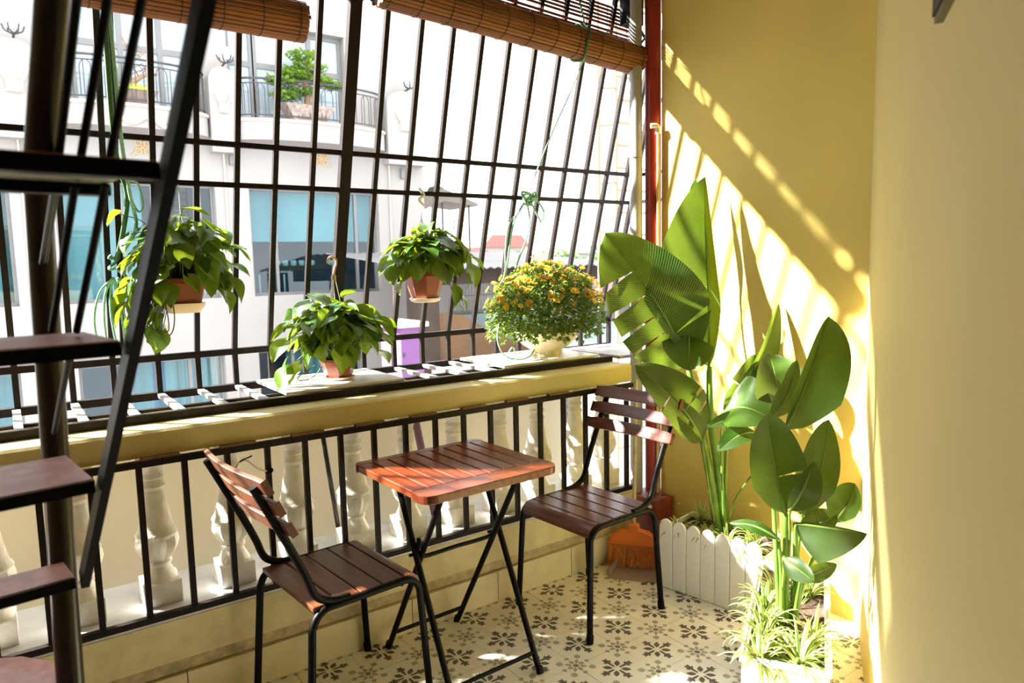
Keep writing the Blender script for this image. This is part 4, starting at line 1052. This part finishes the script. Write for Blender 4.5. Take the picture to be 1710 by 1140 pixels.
tag(q.build('leaves', 'small_leaf', fb, smooth=True), kind='stuff')

# ================================================================== GREEN ROPES
rg = empty('green_rope', (-1.49, 0.72, 1.70), 'green rope hanging down a bar at the left and knotted beside the stair', 'rope', 'green ropes on the grille')
MB().tube(catmull([(-1.500, 0.640, 2.39), (-1.502, 0.655, 2.25), (-1.500, 0.682, 2.05), (-1.496, 0.719, 1.88), (-1.485, 0.757, 1.753), (-1.46, 0.79, 1.65), (-1.475, .86, 1.52), (-1.49, .93, 1.44)], 6), .0085, 8).build('strand', 'rope_dark', rg, smooth=True)
MB().tube(catmull([(-1.488, 0.636, 2.39), (-1.488, 0.65, 2.22), (-1.482, 0.68, 2.03), (-1.474, 0.72, 1.84), (-1.455, 0.77, 1.66), (-1.435, .83, 1.55), (-1.47, .90, 1.47)], 6), .006, 8).build('strand', 'rope', rg, smooth=True)
rnd = random.Random(4); q = MB()
pts = [(-1.49+rnd.uniform(-.030, .030), .945+rnd.uniform(-.03, .02), 1.46-.010*i+rnd.uniform(-.02, .02)) for i in range(17)]
q.tube(catmull(pts, 5), .0055, 7); q.build('knot', 'rope', rg, smooth=True)
q = MB()
for k, (xo, zb, xe) in enumerate(((-.065, 1.14, -.060), (-.035, 1.10, -.030), (-.012, 1.12, .00), (.02, 1.05, .03), (.03, 1.08, .045))):
    q.tube(catmull([(-1.50, .955, 1.38), (-1.505+xo*.6, .970, 1.33), (-1.502+xo, .98, 1.24), (-1.502+xe, .99, zb)], 5), .0042, 6)
q.build('loose_loop', 'rope', rg, smooth=True); q = MB()
q.tube(catmull([(-1.455, .775, 1.65), (-1.43, .80, 1.60), (-1.41, .82, 1.62), (-1.42, .82, 1.69), (-1.45, .80, 1.70)], 5), .0035, 6)
q.build('loose_loop', 'rope', rg, smooth=True)
r2_ = empty('green_rope', (0.24, 0.84, 1.73), 'green rope looped round the right blind and knotted on the crossrail above the flower bowl', 'rope', 'green ropes on the grille')
cx_, cz_ = 0.34, 2.363
MB().tube([(cx_+.01*math.sin(i), .585+math.cos(2*PI*i/20)*.074, cz_+math.sin(2*PI*i/20)*.074) for i in range(21)], .0065, 8).build('loop', 'rope_dark', r2_, smooth=True)
MB().tube(catmull([(0.335, .52, 2.31), (0.31, .60, 2.16), (0.285, .70, 2.0), (0.265, .78, 1.86), (0.245, .84, 1.735)], 5), .0028, 6).build('strand', 'rope', r2_, smooth=True)
MB().tube([(0.345, .545, 2.43), (0.345, .60, 2.62)], .004, 6).build('strand', 'rope_dark', r2_)
q = MB(); rnd = random.Random(9)
q.tube(catmull([(.20+.09*rnd.random(), .845+rnd.uniform(-.02, .02), 1.712+rnd.uniform(-.045, .03)) for i in range(18)], 5), .0055, 7)
q.build('knot', 'rope', r2_, smooth=True)
q = MB()
q.tube(catmull([(.22, .84, 1.69), (.17, .83, 1.63), (.11, .82, 1.58), (.095, .83, 1.46), (.10, .84, 1.38), (.085, .84, 1.32)], 5), .0042, 6)
q.tube(catmull([(.22, .84, 1.69), (.15, .83, 1.60), (.125, .84, 1.48), (.115, .86, 1.36), (.08, .86, 1.30)], 5), .0042, 6)
q.tube(catmull([(.23, .84, 1.69), (.24, .83, 1.60), (.22, .83, 1.52), (.17, .83, 1.42), (.14, .84, 1.32)], 5), .0042, 6)
q.tube(catmull([(.25, .84, 1.70), (.27, .83, 1.65), (.30, .82, 1.59)], 5), .0042, 6)
q.tube(catmull([(.26, .84, 1.71), (.30, .83, 1.68), (.325, .83, 1.64), (.315, .83, 1.60)], 5), .0042, 6)
q.build('loose_loop', 'rope', r2_, smooth=True); q = MB()
q.tube(catmull([(.02, .78, 1.16), (-.01, .76, 1.06), (0.0, .74, 1.0), (.04, .73, .965), (.07, .74, .985), (.06, .74, 1.02), (.03, .74, .975), (.09, .72, .962), (.14, .72, .970), (.17, .72, 1.00)], 5), .0036, 6)
q.build('loose_loop', 'rope', r2_, smooth=True)

# ================================================================== BUILDING ACROSS THE STREET
YF = 13.0
fx = lambda u: 1.506*u+0.923
fz = lambda v: 1.506*v-0.707
bd = empty('apartment_house', (2.0, 13.0, -8.0), 'white rendered apartment house with teal-curtained windows and round balconies across the street', 'building')
def wrect(q, u0, u1, v0, v1, y0=YF, y1=YF+.30): q.box(fx(u0), fx(u1), y0, y1, fz(v0), fz(v1))
U0, U1 = -4.4, 3.62
ROWS = [(-0.95, 0.285, [(-3.3, -1.72), (-1.15, 0.53), (0.97, 2.5)]), (1.035, 2.50, [(-3.3, -1.665), (-1.24, 0.54), (0.97, 2.845)]), (3.34, 4.64, [(-3.0, -1.75), (-1.08, 0.46), (0.79, 2.41)])]
q = MB(); v = -4.9
for (v0, v1, wins) in ROWS:
    wrect(q, U0, U1, v, v0); u = U0
    for a_, b_ in wins: wrect(q, u, a_, v0, v1); u = b_
    wrect(q, u, U1, v0, v1); v = v1
wrect(q, U0, U1, v, 6.2)
q.build('wall', 'facade', bd)
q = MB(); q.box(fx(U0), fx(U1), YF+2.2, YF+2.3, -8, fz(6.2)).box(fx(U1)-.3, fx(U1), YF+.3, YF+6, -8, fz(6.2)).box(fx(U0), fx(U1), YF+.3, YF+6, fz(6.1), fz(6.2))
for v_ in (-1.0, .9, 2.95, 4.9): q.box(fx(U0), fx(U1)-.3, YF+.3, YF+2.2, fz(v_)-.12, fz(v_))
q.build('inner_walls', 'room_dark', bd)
def window(u0, u1, v0, v1, pane, splits, transom=None, fw_=.06):
    q = MB(); y0, y1 = YF+.16, YF+.24
    X0, X1, Z0, Z1 = fx(u0), fx(u1), fz(v0), fz(v1)
    q.box(X0, X0+fw_, y0, y1, Z0, Z1).box(X1-fw_, X1, y0, y1, Z0, Z1).box(X0+fw_, X1-fw_, y0, y1, Z0, Z0+fw_).box(X0+fw_, X1-fw_, y0, y1, Z1-fw_, Z1)
    for s_ in splits: q.box(fx(s_)-fw_*.5, fx(s_)+fw_*.5, y0, y1, Z0+fw_, Z1-fw_)
    if transom: q.box(X0+fw_, X1-fw_, y0+.005, y1-.005, fz(transom)-fw_*.6, fz(transom)+fw_*.6)
    o = q.build('window_frame', 'win_frame', bd)
    xs = [X0]+[fx(s_) for s_ in splits]+[X1]
    zs = [Z0, fz(transom), Z1] if transom else [Z0, Z1]
    for i in range(len(xs)-1):
        for j in range(len(zs)-1):
            MB().box(xs[i]+.02, xs[i+1]-.02, YF+.195, YF+.205, zs[j]+.02, zs[j+1]-.02).build('pane', pane, o)
def drape(u0, u1, v0, v1, m_, y=YF+.42, amp=.04, nm='curtain'):
    n_ = int((fx(u1)-fx(u0))/.045); us = [i/n_ for i in range(n_+1)]
    MB().grid(lambda u, v_: (fx(u0)+(fx(u1)-fx(u0))*u, y+amp*math.sin(u*n_*.9), fz(v0)+(fz(v1)-fz(v0))*v_), us, [0, 1]).build(nm, m_, bd, smooth=True)
# lower row
for a_, b_ in ROWS[0][2]:
    window(a_, b_, -0.95, 0.285, 'pane_teal', [a_+(b_-a_)*.33, a_+(b_-a_)*.75]); drape(a_+(b_-a_)*.30, b_-.04, -0.95, .27, 'curtain')
# middle row
window(-3.3, -1.665, 1.035, 2.50, 'pane_teal', [-2.2]); drape(-3.2, -1.70, 1.05, 2.48, 'curtain')
window(-1.24, 0.54, 1.035, 2.50, 'pane_teal', [-.55, .36]); drape(-1.2, -.30, 1.05, 2.48, 'shade', amp=.008, nm='roller_blind')
window(0.97, 2.845, 1.035, 2.50, 'pane_teal', [1.33, 2.52]); 
MB().box(fx(1.0), fx(2.81), YF+.36, YF+.37, fz(1.78), fz(2.48)).build('roller_blind', 'shade', bd)
q = MB(); q.box(fx(-.45), fx(.3), YF+.8, YF+1.2, fz(1.9), fz(2.2)).box(fx(-.45), fx(.1), YF+.8, YF+1.2, fz(1.62), fz(1.88)); q.build('maroon_reflection', 'maroon', bd)  # added boxes imitate a pink building reflected in the pane
MB().box(fx(1.10), fx(1.40), YF+.9, YF+1.3, fz(1.30), fz(1.78)).build('cabinet', 'maroon', bd)
MB().box(fx(1.4), fx(2.5), YF+.75, YF+1.3, fz(1.36), fz(1.44)).build('dining_table', 'dark_brown', bd)
q = MB()
for u_ in (1.48, 1.60, 1.72, 1.84, 2.0, 2.3): q.lathe([(.05, 0), (.07, .05), (.06, .12)], (fx(u_), YF+.9, fz(1.44)), 10)
q.build('tableware', 'white_cloth', bd)
q = MB()
for u_ in (1.15, 1.3, 1.5): q.box(fx(u_), fx(u_)+.03, YF+.6, YF+.63, fz(1.05), fz(1.32))
q.build('chair_spindles', 'white_cloth', bd)
# balcony doors
window(-1.08, .46, 3.34, 4.64, 'pane_sky', [-.93, -.42, .02], 4.12, .09)
window(.79, 2.41, 3.34, 4.64, 'pane_sky', [1.13, 1.17, 1.93], 4.12, .09)
window(-3.0, -1.75, 3.34, 4.64, 'pane_sky', [-2.4], 4.12, .09)
q = MB()
for a_, b_ in ROWS[2][2]: q.box(fx(a_)-.1, fx(b_)+.1, YF-.03, YF+.02, fz(4.64), fz(4.70))
q.box(fx(U0), fx(U1)+.03, YF-.06, YF+.01, fz(3.345), fz(3.385)).box(fx(U0), fx(U1)+.03, YF-.03, YF+.01, fz(2.52), fz(2.545))
q.build('stone_band', 'facade_trim', bd)
def balcony(u0, u1):
    xc, hw = (fx(u0)+fx(u1))/2, (fx(u1)-fx(u0))/2
    def edge(t, off=0): return (xc+(hw-off)*math.cos(t), YF-0.02-(0.62-off)*math.sin(t)**.8)
    n_ = 22; ts = [PI-PI*i/n_ for i in range(n_+1)]
    o = MB().prism([edge(t) for t in ts], fz(3.08), fz(3.315)).build('balcony_slab', 'facade', bd)
    MB().prism([edge(t, -.03) for t in ts], fz(3.315), fz(3.35)).build('slab_edge', 'facade_trim', o)
    q = MB()
    rail = lambda z_, r_: q.tube([(*edge(t, .05), z_) for t in ts], r_, 6)
    rail(fz(3.86), .022); rail(fz(3.80), .012); rail(fz(3.40), .014)
    L_ = 0; m_ = 60; tt_ = [PI-PI*i/m_ for i in range(m_+1)]
    for i, t in enumerate(tt_):
        p = edge(t, .05)
        if i % 3 != 2: q.tube([(*p, fz(3.40)), (*p, fz(3.72) if i % 3 == 0 else fz(3.80))], .0085, 5)
        if i % 6 == 0 and i < m_-3:
            p2, pm = edge(tt_[i+3], .05), edge(tt_[min(m_, i+1)], .05)
            pm = ((p[0]+p2[0])/2, (p[1]+p2[1])/2)
            q.tube(catmull([(*p, fz(3.72)), (p[0]*.7+pm[0]*.3, p[1]*.7+pm[1]*.3, fz(3.77)), (*pm, fz(3.80)), (p2[0]*.7+pm[0]*.3, p2[1]*.7+pm[1]*.3, fz(3.77)), (*p2, fz(3.72))], 3), .008, 5)
    q.build('balcony_railing', 'rail_iron', bd)
balcony(-1.30, 0.50); balcony(0.83, 2.95); balcony(-3.2, -1.75)
def pier(u0, u1):
    xc, hw = (fx(u0)+fx(u1))/2, (fx(u1)-fx(u0))/2
    R_ = Matrix(((1, 0, 0), (0, 0, -1), (0, 1, 0)))
    pl = [(xc-hw, fz(2.9)), (xc+hw, fz(2.9)), (xc+hw, fz(3.78))]+[(xc+hw*math.cos(a_), fz(3.78)+.28*math.sin(a_)) for a_ in [PI*i/12 for i in range(1, 12)]]+[(xc-hw, fz(3.78))]
    o = MB().prism(pl, -YF-.0, -YF+.30, R=R_).build('pier', 'facade', bd)
    MB().box(xc-hw*.35, xc+hw*.35, YF-.37, YF-.30, fz(3.39), fz(3.50)).build('shell_block', 'facade_trim', o)
    q = MB()
    for sx in (-1, 1): q = MB(); q.tube(catmull([(xc+sx*hw*.30, YF-.33, fz(3.50)), (xc+sx*hw*.5, YF-.35, fz(3.58)), (xc+sx*hw*.62, YF-.37, fz(3.66))], 4), .022, 6).build('relief_scroll', 'facade_trim', o)
    q = MB(); q.lathe([(.02, 0), (.10, .03), (.15, .10), (.13, .17), (.07, .22), (.01, .235)], (xc+.05, YF-.42, fz(4.03)), 16); l_ = q.build('lamp_globe', 'lamp_glass', bd, smooth=True)
    q = MB()
    for k in range(6):
        a_ = 2*PI*k/6; q.tube(catmull([(xc+.05+.03*math.cos(a_), YF-.42+.03*math.sin(a_), fz(4.03)-.06), (xc+.05+.12*math.cos(a_), YF-.42+.12*math.sin(a_), fz(4.03)-.02), (xc+.05+.155*math.cos(a_), YF-.42+.155*math.sin(a_), fz(4.03)+.07)], 3), .012, 5)
    q.tube([(xc+.05, YF-.42, fz(4.03)-.05), (xc+.05, YF-.05, fz(4.03)-.07)], .02, 6)
    q.build('lamp_cage', 'rail_iron', l_)
pier(0.50, 0.83); pier(-1.75, -1.30); pier(2.95, 3.58)
for u_, v_ in ((-.27, 2.92), (2.0, 2.93), (-.26, .62), (2.0, .62)):
    q = MB(); X_, Z_ = fx(u_), fz(v_)
    for sx in (-1, 1):
        for sz in (-1, 1):
            q.tube([(X_+sx*.075+.055*math.cos(a_), YF-.015, Z_+sz*.075+.055*math.sin(a_)) for a_ in [2*PI*i/10 for i in range(11)]], .017, 6)
            q.tube([(X_+sx*.11, YF-.015, Z_+sz*.10), (X_+sx*.20, YF-.015, Z_+sz*.16)], .018, 6)
    q.lathe([(.05, -.03), (.04, 0), (.01, .02)], (X_, YF-.01, Z_), 10, axis=Matrix.Rotation(PI/2, 3, 'X'))
    q.build('ochre_relief', 'ochre', bd)
q = MB(); X_, Z_ = fx(-.3), fz(3.15)
q.tube(catmull([(X_-.35, YF-.63, Z_+.05), (X_-.2, YF-.66, Z_-.04), (X_-.05, YF-.67, Z_+.03), (X_+.1, YF-.67, Z_+.10), (X_+.25, YF-.66, Z_-.02), (X_+.4, YF-.63, Z_-.10)], 4), .04, 8)
q.build('plaster_garland', 'facade_trim', bd, smooth=True)
for u_, v_ in ((.78, 2.84), (3.26, 2.79)):
    MB().box(fx(u_)-.06, fx(u_)+.06, YF-.08, YF+.02, fz(v_)-.11, fz(v_)+.11).build('wall_vent', 'win_frame', bd)
for u_ in (.66, 3.02, -1.55):
    MB().tube([(fx(u_), YF-.03, fz(-2)), (fx(u_)+.02, YF-.03, fz(3.3))], .018, 6).build('drain_pipe', 'facade_trim', bd)

# bonsai trees on the balconies
def pads(t, spec, n, size, m_, seed):
    rnd = random.Random(seed); q = MB()
    for (c, r) in spec:
        for i in range(n):
            d = Vector((rnd.gauss(0, 1), rnd.gauss(0, 1), rnd.gauss(0, 1))).normalized()
            p = Vector(c)+Vector((d.x*r[0], d.y*r[1], d.z*r[2]))*rnd.uniform(.5, 1)
            Rf = frame(Vector((rnd.uniform(-1, 1), rnd.uniform(-1, 1), rnd.uniform(-.3, .6))), Vector((rnd.uniform(-.6, .6), rnd.uniform(-.6, .6), 1))); s_ = size*rnd.uniform(.6, 1.3)
            q.poly([p+Rf @ (Vector(v_)*s_) for v_ in ((0, 0, 0), (-.4, .5, .1), (0, 1, 0), (.4, .5, .1))])
    tag(q.build('foliage', m_, t), kind='stuff')
X_ = fx(1.74); Yb = YF-.38
b1 = empty('bonsai_tree', (X_, Yb, fz(3.35)), 'green cloud-pruned bonsai in a stone trough on the right balcony across the street', 'bonsai', 'bonsai on the balconies')
q = MB(); q.prism([(-.36, -.17), (.36, -.17), (.36, .17), (-.36, .17)], 0, .05, c=(X_, Yb, fz(3.35)+.02)); b0 = len(q.v)
for z_, k in ((.05, .36), (.26, .48), (.30, .50), (.30, .44)): q.v += [Vector((X_+sx*k, Yb+sy*k*.5, fz(3.35)+.02+z_)) for sx, sy in ((-1, -1), (1, -1), (1, 1), (-1, 1))]
for l_ in range(3):
    for k in range(4): q.face((b0+l_*4+k, b0+l_*4+(k+1) % 4, b0+l_*4+4+(k+1) % 4, b0+l_*4+4+k))
q.face((b0+12, b0+13, b0+14, b0+15)); q.build('trough', 'pot_stone', b1)
zB = fz(3.35)+.3
MB().tube(catmull([(X_, Yb, zB-.05), (X_+.04, Yb, zB+.25), (X_-.02, Yb, zB+.5), (X_+.06, Yb, zB+.75), (X_, Yb, zB+.98)], 4), [.10-.0045*i for i in range(17)], 8).tube(catmull([(X_, Yb, zB+.4), (X_-.25, Yb, zB+.46), (X_-.5, Yb, zB+.42)], 4), .03, 6).tube(catmull([(X_+.03, Yb, zB+.55), (X_+.3, Yb, zB+.50), (X_+.5, Yb, zB+.52)], 4), .028, 6).build('trunk', 'bark', b1, smooth=True)
pads(b1, [((X_-.05, Yb, zB+1.02), (.34, .26, .12)), ((X_+.05, Yb, zB+.80), (.46, .3, .10)), ((X_-.22, Yb, zB+.62), (.36, .28, .10)), ((X_-.52, Yb, zB+.46), (.34, .28, .10)), ((X_+.20, Yb, zB+.56), (.42, .28, .09)), ((X_+.55, Yb, zB+.50), (.26, .22, .08)), ((X_-.45, Yb, zB+.20), (.3, .25, .12)), ((X_-.12, Yb, zB+.30), (.26, .24, .08))], 330, .085, 'needle', 3)
X_ = fx(-.36); 
b2 = empty('bonsai_tree', (X_, Yb, fz(3.35)), 'nearly bare bonsai in a brown tray on the left balcony across the street', 'bonsai', 'bonsai on the balconies')
q = MB(); b0 = 0
for z_, k in ((.02, .22), (.22, .36), (.27, .38), (.27, .33)): q.v += [Vector((X_+sx*k, Yb+sy*k*.5, fz(3.35)+z_)) for sx, sy in ((-1, -1), (1, -1), (1, 1), (-1, 1))]
for l_ in range(3):
    for k in range(4): q.face((l_*4+k, l_*4+(k+1) % 4, l_*4+4+(k+1) % 4, l_*4+4+k))
q.face((12, 13, 14, 15)); q.face((3, 2, 1, 0)); q.build('tray', 'pot_brown', b2)
MB().lathe([(.34, 0), (.30, .06), (.16, .11), (.02, .12)], (X_, Yb, fz(3.35)+.26), 14, lambda th, z: .6+.4*abs(math.cos(th))).build('moss', 'moss', b2, smooth=True)
q = MB(); zB = fz(3.35)+.33
q.tube(catmull([(X_-.05, Yb, zB), (X_+.03, Yb, zB+.12), (X_+.18, Yb, zB+.22), (X_+.40, Yb, zB+.27)], 4), [.06-.003*i for i in range(13)], 7)
q.tube(catmull([(X_-.02, Yb, zB+.08), (X_-.08, Yb, zB+.35), (X_-.04, Yb, zB+.62), (X_-.14, Yb, zB+.86)], 4), [.035-.002*i for i in range(13)], 6)
rnd = random.Random(5)
for k in range(16):
    s_ = Vector((X_-.06+rnd.uniform(-.05, .3), Yb, zB+rnd.uniform(.2, .6))); q.tube([s_, s_+Vector((rnd.uniform(-.2, .25), rnd.uniform(-.1, .1), rnd.uniform(.05, .25)))], .008, 4)
q.build('trunk', 'bark', b2, smooth=True)

# ================================================================== ROOFS AND HOUSES BEYOND
def thing_box(name, boxes, m_, label, cat, loc):
    t = empty(name, loc, label, cat)
    for nm, bx_, mm in boxes: MB().box(*bx_).build(nm, mm or m_, t)
    return t
structure('street', MB().box(-60, 140, 1.6, 160, -8.3, -8.0), 'street')
t = empty('purple_hut', (1.85, 5.0, -8.0), 'purple sheet-clad shed against the white wall below the hanging pothos', 'shed')
MB().box(1.63, 1.90, 5.0, 5.5, -8.0, 0.74).build('wall', 'purple', t)
MB().box(1.55, 1.95, 4.95, 5.6, 0.74, 0.79).build('roof', 'house_white', t)
MB().box(1.655, 1.675, 4.985, 5.0, .42, .46).build('latch', 'dark_grey', t)
t = empty('brown_house', (5.0, 9.0, -8.0), 'brown-walled house under a grey corrugated roof, behind the flower bowl', 'house')
MB().box(3.97, 4.40, 9.0, 9.4, -8, 1.30).build('post', 'dark_brown', t)
MB().prism([(4.40, -8.0), (6.6, -8.0), (6.6, -.25), (5.6, 0.12), (4.95, .50), (4.40, .56)], -9.35, -9.1, R=Matrix(((1, 0, 0), (0, 0, -1), (0, 1, 0)))).build('wall', 'brown_wall', t)
MB().box(4.2, 6.8, 8.6, 9.08, -8.0, -.32).build('ledge', 'house_white', t)
MB().box(4.6, 8.4, 9.2, 9.4, 1.05, 1.36).build('fascia', 'dark_brown', t)
q = MB(); us = [i/240 for i in range(241)]
q.grid(lambda u, v_: (3.8+4.9*u, 8.7+4.0*v_, 1.34+.36*v_+.018*math.sin(u*240*PI/4)), us, [0, 1]).build('corrugated_roof', 'roof_grey', t, smooth=True)
t = empty('grille_fence', (5.9, 10.0, 0.4), 'pale wire fence beyond the brown wall, right of the hanging pothos', 'fence')
q = MB()
for i in range(22): q.tube([(5.3+i*.07, 10, .45), (5.3+i*.07, 10, 1.12)], .009, 5)
for z_ in (.5, .8, 1.1): q.tube([(5.25, 10, z_), (6.85, 10, z_)], .012, 5)
q.build('wires', 'win_frame', t)
MB().box(5.2, 7.0, 9.7, 10.3, -8.0, .45).build('parapet', 'roof_teal', t)
MB().box(5.0, 7.2, 10.8, 11.0, -8.0, 1.2).build('rear_wall', 'house_white', t)
t = empty('rooftop_canopy', (7.6, 14.0, 0), 'beige sheet canopy on thin posts over a rooftop, above the hanging pothos', 'canopy')
R_ = Matrix(((1, 0, 0), (0, 0, -1), (0, 1, 0)))
MB().prism([(6.70, 2.98), (6.72, 3.10), (7.55, 3.32), (8.55, 2.98), (8.50, 2.92), (7.5, 3.02), (6.72, 2.72)][::-1], -15.4, -14.0, R=R_).build('sheet', 'canopy', t)
MB().lathe([(.28, 3.28), (.2, 3.42), (.03, 3.5)], (7.62, 14.6, 0), 12).build('cap', 'dark_grey', t)
for xx in (6.85, 7.5, 8.30): MB().tube([(xx, 14.1, 1.6), (xx, 14.1, 3.0)], .025, 6).build('post', 'dark_grey', t)
MB().tube([(7.9, 14.2, 1.8), (7.9, 14.2, 2.8)], .012, 5).tube([(7.5, 14.2, 2.35), (8.3, 14.2, 2.40)], .010, 5).tube([(7.6, 14.2, 2.5), (8.2, 14.2, 2.55)], .010, 5).build('aerial', 'dark_grey', t)
MB().box(7.2, 8.6, 14.0, 16.0, -8.0, 1.65).build('house_block', 'house_white', t)
t = empty('teal_roof', (6.2, 5.5, -8.0), 'flat teal-grey roof seen right of the flower bowl', 'roof')
MB().prism([(3.33, 4.23), (4.74, 2.7), (9.66, 6.15), (7.2, 8.8)], -8.0, 0.10).build('wall', 'house_white', t)
MB().prism([(3.30, 4.23), (4.74, 2.66), (9.70, 6.15), (7.2, 8.84)], 0.10, 0.25).build('deck', 'roof_teal', t)
t = empty('red_roof_house', (11.5, 11.0, -8.0), 'house with faded red sheet roof far right beside the ladder', 'house')
MB().box(9.4, 15, 9.3, 15, -8, .55).build('wall', 'house_white', t)
q = MB(); q.grid(lambda u, v_: (9.2+6*u, 9.0+3.4*v_, .50+.85*v_+.012*math.sin(u*150*PI/4)), [i/150 for i in range(151)], [0, 1]).build('sheet_roof', 'roof_pink', t, smooth=True)
MB().box(10.6, 10.7, 10.6, 10.7, .8, 2.0).build('chimney', 'win_frame', t)
lad = empty('steel_ladder', (2.8, 3.0, 0.0), 'tan steel ladder standing outside beyond the right end of the grille', 'ladder')
for xx in (2.68, 2.90, 3.33): MB().tube([(xx, 3.0, -8.0), (xx, 3.0, 4.2)], .016, 8).build('rail', 'tan_wood', lad, smooth='auto')
z_ = -.4
while z_ < 4.1:
    MB().tube([(2.90, 3.0, z_), (3.33, 3.0, z_)], .012, 6).build('rung', 'tan_wood', lad); z_ += .205
for z_ in (1.4, 2.1, 2.62, 2.95): MB().tube([(2.68, 3.0, z_), (2.90, 3.0, z_+.03)], .010, 6).build('tie', 'tan_wood', lad)
SKY = [('distant_house', (25.8, 29.5, 40, 44, 2.6, 3.45), 'roof_pink', 'long red-roofed house far off above the flower bowl'), ('distant_house', (33.0, 35.6, 40, 44, 2.1, 3.15), 'house_white', 'grey-white flat-roofed house far off right of the flower bowl'),
       ('distant_house', (36.0, 40.0, 42, 46, 1.6, 2.75), 'roof_teal', 'low teal-grey house far off beside the ladder'), ('distant_house', (22.5, 25.2, 38, 42, 1.6, 2.35), 'roof_pink', 'low orange-roofed house far off right of the hanging pothos')]
for nm, b_, m_, lab in SKY:
    t = empty(nm, ((b_[0]+b_[1])/2, b_[2], -8.0), lab, 'house')
    MB().box(b_[0], b_[1], b_[2], b_[3], -8.0, b_[4]).build('wall', 'house_white', t)
    MB().prism([(b_[0]-.3, b_[4]), (b_[1]+.3, b_[4]), (b_[1]-.6, b_[5]), (b_[0]+.6, b_[5])], -b_[3], -b_[2]+.3, R=R_).build('roof', m_, t)
    for k in range(3):
        xx = b_[0]+(b_[1]-b_[0])*(.2+.28*k); MB().box(xx, xx+.4, b_[2]-.05, b_[2]+.05, b_[4]-.9, b_[4]-.3).build('window', 'pane_blue', t)
for k, (xx, yy, zz, r_, lab) in enumerate(((29.4, 36.5, 1.8, 1.2, 'round green tree far off behind the flower bowl, left of the two'), (34.5, 37, 1.7, 1.0, 'round green tree far off behind the flower bowl, right of the two'))):
    t = empty('distant_tree', (xx, yy, -8.0), lab, 'tree')
    MB().tube([(xx, yy, -8), (xx, yy, zz)], [.3, .15], 8).build('trunk', 'bark', t)
    pads(t, [((xx, yy, zz), (r_*1.3, r_, r_*.6)), ((xx-.8, yy, zz-.4), (r_, r_, r_*.5)), ((xx+.8, yy, zz-.3), (r_, r_, r_*.5))], 260, .35, 'tree_far', 60+k)
